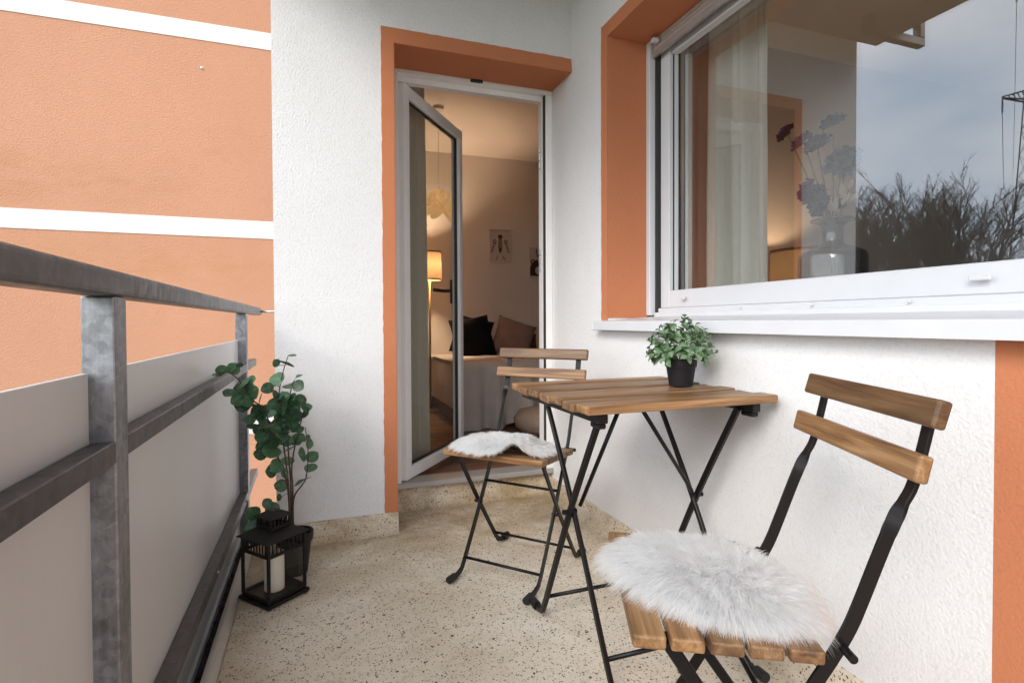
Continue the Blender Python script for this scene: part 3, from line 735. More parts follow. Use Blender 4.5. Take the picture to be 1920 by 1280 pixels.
    loops = np.concatenate([quads, tris], 1).reshape(-1); nl = len(loops)
    tot = np.tile(np.r_[[4] * (segs - 1), 3], N); st_ = np.r_[0, np.cumsum(tot)[:-1]]
    me.loops.add(nl); me.loops.foreach_set('vertex_index', loops.astype(np.int32)); me.polygons.add(len(tot)); me.polygons.foreach_set('loop_start', st_.astype(np.int32))
    me.polygons.foreach_set('use_smooth', np.ones(len(tot), bool)); me.update(calc_edges=True); me.validate(); me.materials.append(FURM)
    fo_ = bpy.data.objects.new('fur', me); COL.objects.link(fo_); fo_['kind'] = 'stuff'; attach(fo_, t)
    return t
out1 = [(b * .93 + .002, w * .93 - .002) for b, w in [(-.128, -.02), (-.07, -.125), (.04, -.165), (.135, -.14), (.185, -.06), (.185, .07), (.160, .140), (.07, .155), (.0, .140), (-.055, .105), (-.105, .05)]]
def zf1(b, w_, q):
    z = .4585 - (b + .115) * .045 + .012 * math.cos(b * 14 + 1) * math.cos(w_ * 11) + .006 * (1 - q * q)
    if b < -.112: z -= (-.112 - b) * .9
    if abs(w_) > .185: z -= (abs(w_) - .185) * .4
    return z
pelt('sheepskin_pelt', 'large white fluffy sheepskin on the near chair, tufts hanging over its front', (.598, .7822), -.4294, out1, zf1, 52000, .050, 3)
out2 = [(-.112, -.15), (-.02, -.172), (.09, -.13), (.12, .0), (.085, .115), (-.01, .185), (-.085, .165), (-.11, .085), (-.12, .0), (-.125, -.08)]
def zf2(b, w_, q):
    z = .462 - (b + .115) * .045 + .006 * math.cos(b * 18) + .022 * (1 - q ** 4)
    hump = math.exp(-((w_ - .075) / .042) ** 2) * max(0, min(1, (.04 - b) / .12)); z += .046 * hump
    return z
pelt('sheepskin_pelt', 'small white sheepskin on the far chair, its front edge lifted in an arch', (.6196, 1.7881), .7296, out2, zf2, 30000, .036, 5, .0013)

# ------------------------------------------------------------------ leaf meshes
def leaf_mesh(name, outline, mat, cup=.15, fold=.12):
    """unit leaf along +y from its base, width from outline [(y, halfwidth)]"""
    bm = bmesh.new(); L_, C_, R_ = [], [], []
    for y, hw in outline:
        z = cup * (y * (1 - y)) ; L_.append(bm.verts.new((-hw, y, z + fold * hw))); C_.append(bm.verts.new((0, y, z))); R_.append(bm.verts.new((hw, y, z + fold * hw)))
    for i in range(len(outline) - 1):
        bm.faces.new((L_[i], C_[i], C_[i + 1], L_[i + 1])); bm.faces.new((C_[i], R_[i], R_[i + 1], C_[i + 1]))
    bmesh.ops.remove_doubles(bm, verts=bm.verts[:], dist=1e-5)
    me = bpy.data.meshes.new(name); bm.to_mesh(me); bm.free(); me.materials.append(mat)
    for p in me.polygons: p.use_smooth = True
    return me
ROUND = [[(0, .0), (.06, .20), (.2, .40), (.42, .50), (.65, .47), (.85, .30), (.96, .12), (1, .0)], [(0, .0), (.08, .24), (.25, .46), (.5, .56), (.72, .48), (.9, .24), (1, .02)]]
euca_meshes = [leaf_mesh('leaf', q, EUCA, c_, f_) for q in ROUND for c_, f_ in ((.25, .12), (-.2, .18), (.1, -.15))]
OVAL = [(0, .0), (.12, .12), (.35, .30), (.6, .33), (.82, .22), (1, .0)]
box_meshes = [leaf_mesh('leaf', OVAL, BOXL, c_, f_) for c_, f_ in ((.3, .35), (.1, .45), (.45, .2))]
def orient(direction, normal):
    y = Vector(direction).normalized(); z = Vector(normal); z = (z - y * z.dot(y))
    z = z.normalized() if z.length > 1e-4 else y.orthogonal().normalized(); x = y.cross(z)
    return Matrix((x, y, z)).transposed().to_4x4()

# ------------------------------------------------------------------ eucalyptus in a black pot
ep = thing('eucalyptus_plant', 'tall round-leaved green plant in black pot between railing and white pillar', 'plant', (-.085, 2.08, 0))
pt = bmesh.new(); lathe(pt, [(.045, .001), (.058, .115), (.064, .117), (.066, .145), (.060, .145), (.056, .125), (.0, .122)], 28, (-.085, 2.08, 0)); po = obj('pot', pt, POTB, ep, 'auto')
def e2(px, py, yy=0): return Vector((-.09 + (px - 545) * .00168, 2.08 + yy, .777 - (py - 665) * .0019))
def EC(cx, cy): return 400 + cx / 3.77, 640 + cy / 3.77
stems = [
 [(543, 1000, .0), (540, 955, .0), (537, 900, .01), (526, 810, .02), (521, 745, .01), (529, 700, .0), (540, 668, -.01)],
 [(545, 1000, .01), (546, 920, .02), (544, 880, .03), (552, 835, .04), (565, 790, .04), (572, 768, .05), (571, 750, .05)],
 [(547, 1000, .0), (548, 935, -.01), (565, 908, -.02), (573, 895, -.02), (578, 850, -.03), (573, 800, -.03)],
 [(541, 1000, -.02), (537, 905, -.03), (519, 845, -.05), (508, 790, -.07), (494, 755, -.09), (478, 738, -.11), (455, 702, -.13), (438, 688, -.14), (418, 690, -.15)],
 [(540, 1000, -.04), (534, 955, -.06), (522, 945, -.07), (508, 950, -.08), (490, 962, -.09)],
 [(544, 1000, .02), (541, 900, .03), (537, 830, .03), (540, 765, .02), (545, 730, .01), (552, 712, .0)],
 [(520, 800, -.02), (505, 800, -.04), (483, 790, -.05), (470, 785, -.06)]]
stem_pts = []
for s in stems:
    P_ = smooth_path([e2(*q) for q in s], 5)
    q = bmesh.new(); n_ = len(P_); tube(q, P_, [.0034 - .002 * i / n_ for i in range(n_)], 6); obj('stem', q, STEMM, ep, True); stem_pts += P_
LV = [(75,195,30),(105,162,38),(182,155,42),(222,132,24),(240,252,46),(290,238,36),(303,302,56),(215,302,58),(150,310,38),(245,352,58),(232,392,62),(342,372,52),(375,320,44),(262,512,36),(272,565,34),(325,458,54),(365,532,48),(345,482,48),(382,577,54),(388,662,62),(452,632,54),(530,642,50),(606,637,34),(440,262,56),(520,146,52),(562,97,30),(445,143,34),(541,320,56),(604,312,44),(610,250,26),(440,367,44),(490,382,38),(520,418,48),(496,477,58),(556,497,58),(506,550,48),(610,427,48),(662,482,38),(655,520,42),(586,712,54),(630,682,28),(672,686,26),(684,726,38),(702,812,46),(626,780,54),(425,747,46),(440,842,58),(402,882,52),(510,862,48),(470,992,46),(496,922,40),(530,762,62),(690,902,48),(626,966,58),(285,1112,50),(286,1216,50),(228,1236,30),(412,1128,50),(376,1086,36),(352,1182,44),(455,1078,26),(420,440,46),(470,420,44),(300,420,46),(470,560,46),(560,600,44),(480,690,50),(440,690,44),(510,710,46),(280,270,40),(200,350,46),(340,640,40),(560,740,42)]
for _ in range(40): LV.append((random.randint(300, 600), random.randint(380, 760), random.randint(36, 52)))
pet = bmesh.new()
for cx, cy, sz in LV:
    px_, py_ = EC(cx, cy); c0 = e2(px_, py_); 
    sp = min(stem_pts, key=lambda p: (p.x - c0.x) ** 2 + (p.z - c0.z) ** 2)
    c0.y = sp.y + random.uniform(-.03, .02); size = sz / 3.77 * .00172 * 2.3
    base = sp.copy() if (sp - c0).length < .05 else sp.copy()
    dirv = (c0 - sp); dirv = dirv if dirv.length > .006 else Vector((random.uniform(-1, 1), random.uniform(-.4, .2), random.uniform(-1, .6)))
    dirv = (dirv.normalized() + Vector((random.uniform(-.35, .35), random.uniform(-.3, .1), random.uniform(-.35, .35)))).normalized()
    thin = sz < 36 and random.random() < .5
    nrm = Vector((random.uniform(-.5, .5), -1, random.uniform(-.2, 1.0))) if not thin else Vector((random.uniform(-.3, .3), -.35, 1))
    if cy > 1050: nrm = Vector((random.uniform(-.3, .3), -1, .3))
    lb = c0 - dirv * size / 2
    tube(pet, [sp, (sp + lb) / 2 + Vector((0, 0, .003)), lb], .0011, 4, cap=False)
    o = link_copy(random.choice(euca_meshes), 'leaf', ep, Matrix.Translation(lb - Vector(ep.location)) @ orient(dirv, nrm) @ Matrix.Diagonal((size * random.uniform(.85, 1.05), size, size, 1)))
obj('petiole', pet, STEMM, ep, kind='stuff')

# ------------------------------------------------------------------ small plant on the table
PX, PY = 1.018, 1.352
sp_ = thing('potted_plant', 'small bushy green plant in black pot on the wooden table', 'plant', (PX, PY, .70))
pt = bmesh.new(); lathe(pt, [(.0325, .0008), (.034, .0), (.0425, .056), (.0455, .0565), (.0470, .0755), (.0435, .0755), (.041, .062), (.0, .060)], 36, (PX, PY, .70)); obj('pot', pt, POTB, sp_, 'auto')
stm = bmesh.new(); nleaf = 0
stl = []
for i in range(49):
    u = (i + .5) / 49; el = math.asin(max(-.2, 1 - u * 1.2)); az = i * 2.39996 + random.uniform(-.3, .3)
    rr_ = random.uniform(.080, .100); 
    tip = Vector((PX, PY, .806)) + Vector((math.cos(az) * math.cos(el) * rr_, math.sin(az) * math.cos(el) * rr_, math.sin(el) * rr_ * 1.02 - .012 * (el < .25)))
    b0 = Vector((PX + math.cos(az) * .02 * random.random(), PY + math.sin(az) * .02 * random.random(), .757)); mid = (b0 + tip) / 2 + Vector((0, 0, .012)) 
    P_ = smooth_path([b0, mid, tip], 4); tube(stm, P_, .0009, 4, cap=False); stl.append(P_)
for P_ in stl:
    n_ = len(P_)
    for j, (f_, s_) in enumerate(((1.0, .016), (.96, .018), (.82, .026), (.76, .027), (.62, .031), (.50, .032))):
        if nleaf >= 296: break
        fi = f_ * (n_ - 1); i0 = min(int(fi), n_ - 2); p = P_[i0].lerp(P_[i0 + 1], fi - i0); t_ = (P_[i0 + 1] - P_[i0]).normalized()
        sd = t_.orthogonal().normalized(); sd = Quaternion(t_, random.uniform(0, 6.28)) @ sd
        dv = (sd + t_ * random.uniform(.25, .7)).normalized(); nv = (t_ * 1.0 + Vector((0, 0, .5)) + Vector((random.uniform(-.4, .4), random.uniform(-.4, .4), random.uniform(-.2, .4))))
        s2 = s_ * random.uniform(.8, 1.2)
        link_copy(random.choice(box_meshes), 'leaf', sp_, Matrix.Translation(p - Vector(sp_.location)) @ orient(dv, nv) @ Matrix.Scale(s2, 4)); nleaf += 1
obj('stem', stm, GSTEM, sp_, kind='stuff')

# ------------------------------------------------------------------ lantern
LX_, LY_ = -.140, 1.922; la = math.atan2(-.122, .100)
lt = thing('candle_lantern', 'black metal lantern with glass sides and white candle inside, beside the railing', 'lantern', (LX_, LY_, 0), la)
def lobj(name, bm, mat, parent=None, smooth=False):
    o = obj(name, bm, mat, None, smooth); o.parent = parent or lt; o.matrix_parent_inverse = Matrix(); return o
hw_ = .078
q = B(-hw_, hw_, -hw_, hw_, .004, .016, bev=.003); box(q, -hw_ + .008, hw_ - .008, -hw_ + .008, hw_ - .008, .0165, .024, bev=.002)
for sx in (-1, 1):
    for sy in (-1, 1): box(q, sx * (hw_ - .012) - .006, sx * (hw_ - .012) + .006, sy * (hw_ - .012) - .006, sy * (hw_ - .012) + .006, 0, .0045)
lobj('base', q, LANTM)
e = .066
for sx in (-1, 1):
    for sy in (-1, 1): lobj('corner_post', B(sx * e - .0045, sx * e + .0045, sy * e - .0045, sy * e + .0045, .0242, .205, bev=.001), LANTM)
def gallery(h0, h1, e_, n, tname):
    q = bmesh.new()
    for sgn in (-1, 1):
        for k_ in range(1, n):
            c_ = -e_ + 2 * e_ * k_ / n
            box(q, c_ - .0022, c_ + .0022, sgn * e_ - .0015, sgn * e_ + .0015, h0, h1); box(q, sgn * e_ - .0015, sgn * e_ + .0015, c_ - .0022, c_ + .0022, h0, h1)
        box(q, -e_ + .0046, e_ - .0046, sgn * e_ - .003, sgn * e_ + .003, h0 - .009, h0 - .0002); box(q, sgn * e_ - .003, sgn * e_ + .003, -e_ + .0046, e_ - .0046, h0 - .009, h0 - .0002)
    return lobj(tname, q, LANTM)
gallery(.166, .2045, e, 9, 'slotted_band')
q = bmesh.new()
for z0, z1 in ((.0243, .032),):
    for sgn in (-1, 1):
        box(q, -e + .0046, e - .0046, sgn * e - .003, sgn * e + .003, z0, z1); box(q, sgn * e - .003, sgn * e + .003, -e + .0046, e - .0046, z0, z1)
lobj('lower_frame', q, LANTM)
for sgn in (-1, 1):
    lobj('glass_side', B(-e + .004, e - .004, sgn * e - .0008, sgn * e + .0008, .032, .157), LGLASS); lobj('glass_side', B(sgn * e - .0008, sgn * e + .0008, -e + .004, e - .004, .032, .157), LGLASS)
def frustum(bm, a0, z0, a1, z1, th=.003):
    v0 = [bm.verts.new((sx * a0, sy * a0, z0)) for sx, sy in ((-1, -1), (1, -1), (1, 1), (-1, 1))]; v1 = [bm.verts.new((sx * a1, sy * a1, z1)) for sx, sy in ((-1, -1), (1, -1), (1, 1), (-1, 1))]
    v2 = [bm.verts.new((v.co.x, v.co.y, v.co.z - th)) for v in v0]; 
    for i in range(4):
        k_ = (i + 1) % 4; bm.faces.new((v0[i], v0[k_], v1[k_], v1[i])); bm.faces.new((v2[i], v2[k_], v0[k_], v0[i]))
    bm.faces.new(v1); bm.faces.new(v2[::-1]); return bm
lobj('roof', frustum(bmesh.new(), .079, .208, .040, .230), LANTM)
e3 = .034
for sx in (-1, 1):
    for sy in (-1, 1): lobj('chimney_post', B(sx * e3 - .003, sx * e3 + .003, sy * e3 - .003, sy * e3 + .003, .2302, .265), LANTM)
gallery(.240, .2648, e3, 5, 'slotted_chimney')
lobj('chimney_roof', frustum(bmesh.new(), .043, .268, .012, .283), LANTM)
q = bmesh.new(); tube(q, [(.045 * math.cos(k_ / 12 * math.pi) - .04, .045 + .0, .231 + .022 * math.sin(k_ / 12 * math.pi)) for k_ in range(13)], .002, 6); lobj('carry_ring', q, LANTM, None, True)
q = bmesh.new(); lathe(q, [(.0305, .0), (.031, .002), (.031, .118), (.029, .121), (.020, .117), (.0, .116)], 28, (0, 0, .0245)); 
cd = thing('pillar_candle', 'cream pillar candle standing inside the black lantern', 'candle', (LX_, LY_, .0245))
q.transform(Matrix.Translation((LX_ , LY_, 0))); obj('wax', q, CANDLE, cd, True)
q = bmesh.new(); tube(q, [(LX_, LY_, .14), (LX_ + .001, LY_, .152)], .0012, 5); obj('wick', q, BLACKM, cd)

# ------------------------------------------------------------------ bedroom
bed = thing('bed', 'low bed with draped cream muslin throw seen through the doorway', 'bed', (1.9, 4.4, ZF))
BX0, BX1, BY0, BY1, BZ = .93, 2.95, 3.80, 5.04, .595
obj('mattress', B(BX0 + .03, BX1, BY0 + .04, BY1, .22, BZ - .012, bev=.03, seg=3), THROW, bed, 'auto')
obj('bed_base', B(BX0 + .06, BX1 - .03, BY0 + .08, BY1 - .01, ZF, .2195), BROWNC, bed)
def throwf(u, v):
    # u along x, v from the back over the front edge down to the floor
    Lt = 1.0; s = v * (1.0 + .47); x = BX0 - .0 + u * (BX1 - BX0 + .0)
    if s < .98: y = BY1 - .2 - s + .0; z = BZ
    else:
        dn = s - .98; a = min(1, dn / .05); y = BY0 + .06 - .05 * math.sin(a * math.pi / 2) ; z = BZ - max(0, dn - .01)
        fold = .5 + .5 * math.sin(x * 21 + 2 * math.sin(x * 5.1)); fl2 = dn / .49
        y -= fold * .07 * fl2 + .02 * math.sin(x * 47) * fl2
        z += .035 * math.sin(x * 9 + 1) * fl2
    z += .006 * mnoise.noise(Vector((x * 8, s * 8, 0)))
    return (x, y, z + .004)
obj('throw', grid(bmesh.new(), throwf, 110, 46), THROW, bed, True)
def cushion(name, label, mat, c, size, rx, rz, ry=0):
    bm = bmesh.new(); n = 18
    M_ = Matrix.Translation(c) @ Matrix.Rotation(rz, 4, 'Z') @ Matrix.Rotation(rx, 4, 'X') @ Matrix.Rotation(ry, 4, 'Y')
    def prof(u, v, s):
        x = (u - .5) * 2; z = (v - .5) * 2; th = max(0, (1 - x ** 4)) ** .5 * max(0, (1 - z ** 4)) ** .5
        pin = 1 - .07 * (1 - abs(x) ** 2) * abs(z) ** 3; pin2 = 1 - .07 * (1 - abs(z) ** 2) * abs(x) ** 3
        return M_ @ Vector((x * size / 2 * pin2, s * (th * .075 + .004 * mnoise.noise(Vector((x * 4, z * 4, s)))), z * size / 2 * pin))
    grid(bm, lambda u, v: prof(u, v, -1), n, n); grid(bm, lambda u, v: prof(u, v, 1), n, n)
    bmesh.ops.remove_doubles(bm, verts=bm.verts[:], dist=1e-4); bmesh.ops.recalc_face_normals(bm, faces=bm.faces[:])
    o = obj(name, bm, mat, None, True); return tag(o, label, 'cushion')
cushion('cushion', 'black velvet cushion leaning on the bedroom wall, on the bed', BLACKC, (1.285, 4.60, BZ + .155), .38, R(-16), R(6), R(-8))
cushion('cushion', 'second black cushion half hidden behind the front black one', BLACKC, (1.32, 4.76, BZ + .165), .36, R(-14), R(-4), R(14))
cushion('cushion', 'taupe brown velvet cushion leaning at the right on the bed', MAUVE, (1.66, 4.60, BZ + .145), .36, R(-22), R(-8), R(20))
cushion('cushion', 'small dark brown plush cushion at the right end behind the taupe one', BROWNC, (1.84, 4.74, BZ + .085), .20, R(-16), R(-10), 0)
q = bmesh.new(); lathe(q, [(.0, .0), (.17, .004), (.225, .05), (.235, .10), (.20, .155), (.10, .178), (.0, .18)], 32, (1.52, 3.52, ZF + .001)); 
tag(obj('floor_pouf', q, RUGM, None, True), 'round beige floor pouf in front of the bed', 'pouf')

# pictures
def picture(name, label, x0, x1, z0, z1, draw):
    t = thing(name, label, 'picture', ((x0 + x1) / 2, 5.04, (z0 + z1) / 2))
    f = bmesh.new(); d_ = .008
    for a in ((x0, x1, z0, z0 + d_), (x0, x1, z1 - d_, z1), (x0, x0 + d_, z0 + d_, z1 - d_), (x1 - d_, x1, z0 + d_, z1 - d_)): box(f, a[0], a[1], 5.030, 5.0495, a[2], a[3])
    obj('frame', f, FRAMEM, t); sh = obj('print', B(x0 + d_, x1 - d_, 5.040, 5.0495, z0 + d_, z1 - d_), PRINTM, t)
    cx, cz, W, H = (x0 + x1) / 2, (z0 + z1) / 2, x1 - x0, z1 - z0
    lay = [0]
    def poly(pts, mat, name_):
        lay[0] += 1; y = 5.0397 - lay[0] * .00025; bm = bmesh.new(); bm.faces.new([bm.verts.new((cx + a * W, y, cz + b * H)) for a, b in pts]); bmesh.ops.recalc_face_normals(bm, faces=bm.faces[:]); obj(name_, bm, mat, sh)
    def ell(a, b, rx, rz, mat, name_, n=24): poly([(a + rx * math.cos(2 * math.pi * k_ / n), b + rz * math.sin(2 * math.pi * k_ / n)) for k_ in range(n)], mat, name_)
    draw(poly, ell); return t
def zebra(poly, ell):
    ell(0, .02, .10, .27, INKG, 'face_shape'); ell(0, .27, .11, .07, INKM, 'forelock_shape'); ell(0, -.13, .06, .07, INKM, 'muzzle_shape')
    for s in (-1, 1):
        ell(s * .26, .12, .085, .06, INKM, 'ear_shape'); ell(s * .26, .12, .045, .032, PRINTM, 'inner_ear')
        for k_ in range(5): 
            c = (s * (.27 + .03 * k_), .04 - .06 * k_); poly([(c[0] - .07, c[1] + .013 + s * .01), (c[0] + .07, c[1] + .013 - s * .01), (c[0] + .06, c[1] - .013 - s * .01), (c[0] - .06, c[1] - .013 + s * .01)], INKM, 'stripe')
        for k_ in range(4): poly([(s * (.13 + .02 * k_) - .04, -.33 - .035 * k_), (s * (.13 + .02 * k_) + .04, -.33 - .035 * k_), (s * (.13 + .02 * k_) + .035, -.347 - .035 * k_), (s * (.13 + .02 * k_) - .035, -.347 - .035 * k_)], INKM, 'stripe')
def bear(poly, ell):
    for s in (-1, 1): ell(.12 * s - .0, .37, .045, .085, INKG, 'rabbit_ear')
    ell(0, .22, .13, .085, INKG, 'rabbit_face')
    ell(0, .16, .06, .035, PRINTM, 'rabbit_muzzle')
    for s in (-1, 1): ell(s * .30, .02, .12, .085, INKM, 'bear_ear'); ell(s * .30, .02, .06, .045, PRINTM, 'inner_ear')
    poly([(-.44, -.44)] + [(.44 * math.cos(math.pi - k_ / 16 * math.pi) * (1 if k_ else 1), -.22 + .32 * math.sin(k_ / 16 * math.pi)) for k_ in range(17)] + [(.44, -.44)], INKM, 'bear_head')
    ell(0, -.26, .2, .14, PRINTM, 'bear_snout'); poly([(-.008, -.33), (.008, -.33), (.008, -.19), (-.008, -.19)], INKM, 'snout_line')
picture('framed_print', 'framed print of a striped zebra, left of the two on the bedroom wall', 1.579, 1.798, 1.477, 1.79, zebra)
picture('framed_print', 'framed print of a brown bear under a rabbit, beside the door frame', 1.989, 2.205, 1.328, 1.63, bear)

def glow(loc, power, size=.04, col=(1, .70, .44), parent=None):
    l = bpy.data.lights.new('bulb', 'POINT'); l.energy = power; l.color = col; l.shadow_soft_size = size
    o = bpy.data.objects.new('bulb', l); COL.objects.link(o); o.location = loc
    if parent: attach(o, parent)
    return o
def floor_lamp(label, x, y, zbase, z0, z1, r0, power):
    t = thing('floor_lamp', label, 'lamp', (x, y, zbase))
    q = bmesh.new(); lathe(q, [(r0 * .97, z0), (r0, z0 + .001), (r0 * .96, z1)], 40, (x, y, 0), False, False); sh = obj('lamp_shade', q, SHADE, t, True)
    for z in (z0, z1 - .012):
        q = bmesh.new(); lathe(q, [(r0 * .985 + .001, z - .001), (r0 * .985 + .001, z + .012)], 40, (x, y, 0), False, False); obj('shade_trim', q, plain('shade_trim_cloth', (.16, .10, .06), .9) if 'shade_trim_cloth' not in MATS else MATS['shade_trim_cloth'], sh, True)
    q = bmesh.new(); tube(q, [(x, y, zbase + .02), (x, y, z0 + .05)], .009, 12); obj('pole', q, BRASS, t, True)
    q = bmesh.new(); lathe(q, [(.11, .0005), (.115, .008), (.11, .018), (.012, .024), (.0, .024)], 32, (x, y, zbase)); obj('lamp_base', q, BRASS, t, 'auto')
    glow((x, y, (z0 + z1) / 2 + .02), power, .03, parent=t); return t
floor_lamp('lit floor lamp with beige drum shade seen through the open door glass', .930, 4.72, ZF, 1.255, 1.505, .105, 19)
floor_lamp('lit lamp with amber shade behind the window, left of the vase', 2.485, 2.25, ZF, 1.0, 1.272, .165, 4)
pd = thing('pendant_lamp', 'crumpled paper pendant lamp glowing behind the open door glass', 'lamp', (.86, 4.0, 2.48))
q = bmesh.new()
for k_ in range(15):
    az = random.uniform(0, 6.28); el = random.uniform(-.5, .6); rr_ = random.uniform(.10, .15); el *= .5; cx, cy, cz = .86 + .04 * math.cos(az), 4.0 + .04 * math.sin(az), 1.785 + random.uniform(-.025, .02)
    ax = Vector((math.cos(az), math.sin(az), el * .5)).normalized(); pe = ax.cross(Vector((0, 0, 1))).normalized(); up = pe.cross(ax)
    ph = random.uniform(0, 6)
    grid(q, lambda u, v: Vector((cx, cy, cz)) + ax * (rr_ * (u * 1.5 - .35)) + pe * ((v - .5) * .17 * (1 - u * .55)) + up * (.045 * math.sin(u * 3 + ph) + .025 * math.sin(v * 9 + ph + u * 4) - .05 * u * u), 8, 10)
obj('paper_shade', q, PAPER, pd, True)
q = bmesh.new(); tube(q, [(.86, 4.0, 1.86), (.86, 4.0, 2.479)], .0013, 6); lathe(q, [(.04, 0), (.04, .02), (0, .02)], 16, (.86, 4.0, 2.459)); obj('cord', q, FRAMEM, pd)
glow((.86, 4.0, 1.80), 3.2, .05, parent=pd)

# curtains
def curtain(name, label, mat, x0, y0, x1, y1, z0, z1, amp, waves, seed, nrmdir):
    rg = random.Random(seed); ph = [rg.uniform(0, 6.28) for _ in range(4)]
    dx, dy = x1 - x0, y1 - y0; nx, ny = nrmdir
    def f(u, v):
        g = amp * (math.sin(u * waves * 6.283 + ph[0] + .35 * math.sin(v * 3)) + .4 * math.sin(u * waves * 13.1 + ph[1] + v * 1.2)) * (.65 + .35 * (1 - v)) + .004 * mnoise.noise(Vector((u * 9, v * 7, seed)))
        sp = 1 + .10 * (1 - v); uu = .5 + (u - .5) * sp
        return (x0 + dx * uu + nx * g, y0 + dy * uu + ny * g, z0 + (z1 - z0) * v)
    bm = grid(bmesh.new(), f, 90, 26); o = obj(name, bm, mat, None, True); return tag(o, label, 'curtain')
curtain('curtain', 'grey green curtain hanging behind the open door glass', GREYCURT, .36, 2.80, .56, 3.0, ZF + .002, 2.46, .02, 3.2, 1, (.8, -.6))
curtain('curtain', 'white curtain gathered behind the left part of the big window', CURTAIN, 1.58, 1.93, 1.63, 1.63, .94, 2.46, .028, 2.6, 4, (1, .1))
curtain('curtain', 'thin sheer curtain edge at the window frame, left of the white curtain', translucent('sheer_cloth', (.40, .30, .26), .5, .05, 60), 1.58, 2.03, 1.60, 1.90, .94, 2.46, .014, 2.0, 6, (1, .1))

# ------------------------------------------------------------------ vase and flowers on the inner sill
VX, VY, VZ = 1.600, 1.332, .9302
va = thing('glass_vase', 'smoked blue glass bottle vase on the sill inside the window', 'vase', (VX, VY, VZ))
q = bmesh.new(); lathe(q, [(.085, .0), (.098, .006), (.101, .02), (.101, .165), (.096, .182), (.075, .195), (.045, .202), (.034, .210), (.031, .225), (.031, .265), (.036, .275), (.062, .286), (.064, .289)], 48, (VX, VY, VZ), True); obj('vase_body', q, VASEG, va, True)
q = bmesh.new(); tube(q, [(VX + .064 * math.cos(k_ / 24 * 6.2832), VY + .064 * math.sin(k_ / 24 * 6.2832), VZ + .289) for k_ in range(25)], .003, 6); obj('lip', q, VASEG, va, True)
def bloom(bm, c, r_, up, n=16):
    up = Vector(up).normalized(); x = up.orthogonal().normalized(); y = up.cross(x)
    for layer, (m_, cl, sc) in enumerate(((7, .1, 1.0), (8, .5, .92), (7, .85, .78), (6, 1.15, .6), (4, 1.4, .42))):
        for k_ in range(m_):
            a = 6.283 * (k_ + .5 * (layer % 2)) / m_ + random.uniform(-.25, .25); rd = x * math.cos(a) + y * math.sin(a); td = up.cross(rd); L_ = r_ * sc * random.uniform(.85, 1.15); ph = random.uniform(0, 6)
            grid(bm, lambda u, v: Vector(c) + rd * (L_ * u * math.cos(cl * u)) + up * (L_ * u * math.sin(cl * u) * .9 + .006 * math.sin(v * 9 + ph) * u) + td * ((v - .5) * L_ * 1.25 * math.sin(min(1, u * 1.15 + .12) * 2.4) ** .8), 4, 5)
FL = [('purple open flower leaning furthest left in the vase', PET_P, (1.60, 1.522, 1.566), .036, (-.4, .5, .6)),
      ('dark purple flower second from the left in the vase', PET_P, (1.60, 1.450, 1.512), .040, (-.6, .2, .6)),
      ('blue grey flower beside the dark purple one, upper left', PET_B, (1.60, 1.395, 1.482), .044, (-.7, 0, .7)),
      ('blue flower on the tallest stem at the top of the bunch', PET_B, (1.61, 1.340, 1.542), .038, (-.2, .2, 1)),
      ('largest teal blue flower at the upper right of the bunch', PET_T, (1.60, 1.296, 1.402), .056, (-.8, -.2, .6)),
      ('teal blue flower low at the right edge of the bunch', PET_T, (1.575, 1.262, 1.380), .042, (-.9, -.3, .3)),
      ('deep purple flower low on the left of the bunch', PET_P, (1.585, 1.412, 1.332), .044, (-.8, .5, .2)),
      ('blue purple flower low in the middle of the bunch', PET_B, (1.58, 1.375, 1.305), .042, (-.9, 0, .4)),
      ('small blue flower just above the rim of the vase', PET_B, (1.575, 1.352, 1.268), .042, (-.9, .1, .3)),
      ('smallest blue bud at the vase rim on the right', PET_B, (1.60, 1.310, 1.262), .026, (-.6, -.2, .7))]
for lab, mt, c, r_, up in FL:
    t = thing('artificial_flower', lab, 'flower', c, 0, 'flowers in the glass vase')
    q = bmesh.new(); bloom(q, c, r_, up); obj('bloom', q, mt, t, True)
    C_ = Vector(c); low = Vector((VX + (C_.x - VX) * -.3, VY + (C_.y - VY) * -.25, VZ + .015)); neck = Vector((VX + (C_.x - VX) * .12, VY + (C_.y - VY) * .12, VZ + .28))
    q = bmesh.new(); tube(q, smooth_path([low, neck, C_.lerp(neck, .35) + Vector((0, 0, .01)), C_ - Vector(up).normalized() * .004], 5), .0022, 6); obj('stem', q, GSTEM, t, True)
DM = leaf_mesh('leaf', [(0, .0), (.15, .10), (.4, .22), (.7, .18), (1, .0)], DRYL, .2, .2)
t = thing('dried_leaf_sprig', 'pale beige dried leaf sprig at the right of the vase rim', 'sprig', (1.585, 1.28, 1.22))
q = bmesh.new(); tube(q, [(VX, VY, VZ + .1), (VX - .005, 1.318, 1.21), (1.57, 1.25, 1.30)], .0014, 5); obj('stem', q, STEMM, t, True)
for (y_, z_, dy, dz) in ((1.30, 1.235, -.2, 1), (1.285, 1.255, -.9, .6), (1.27, 1.275, .1, 1), (1.262, 1.262, -1, .3), (1.262, 1.285, -.6, .8), (1.30, 1.24, .5, .8)):
    link_copy(DM, 'leaf', t, Matrix.Translation(Vector((1.578, y_, z_)) - Vector(t.location)) @ orient((-.2, dy, dz), (-1, .1, .2)) @ Matrix.Scale(.055, 4))

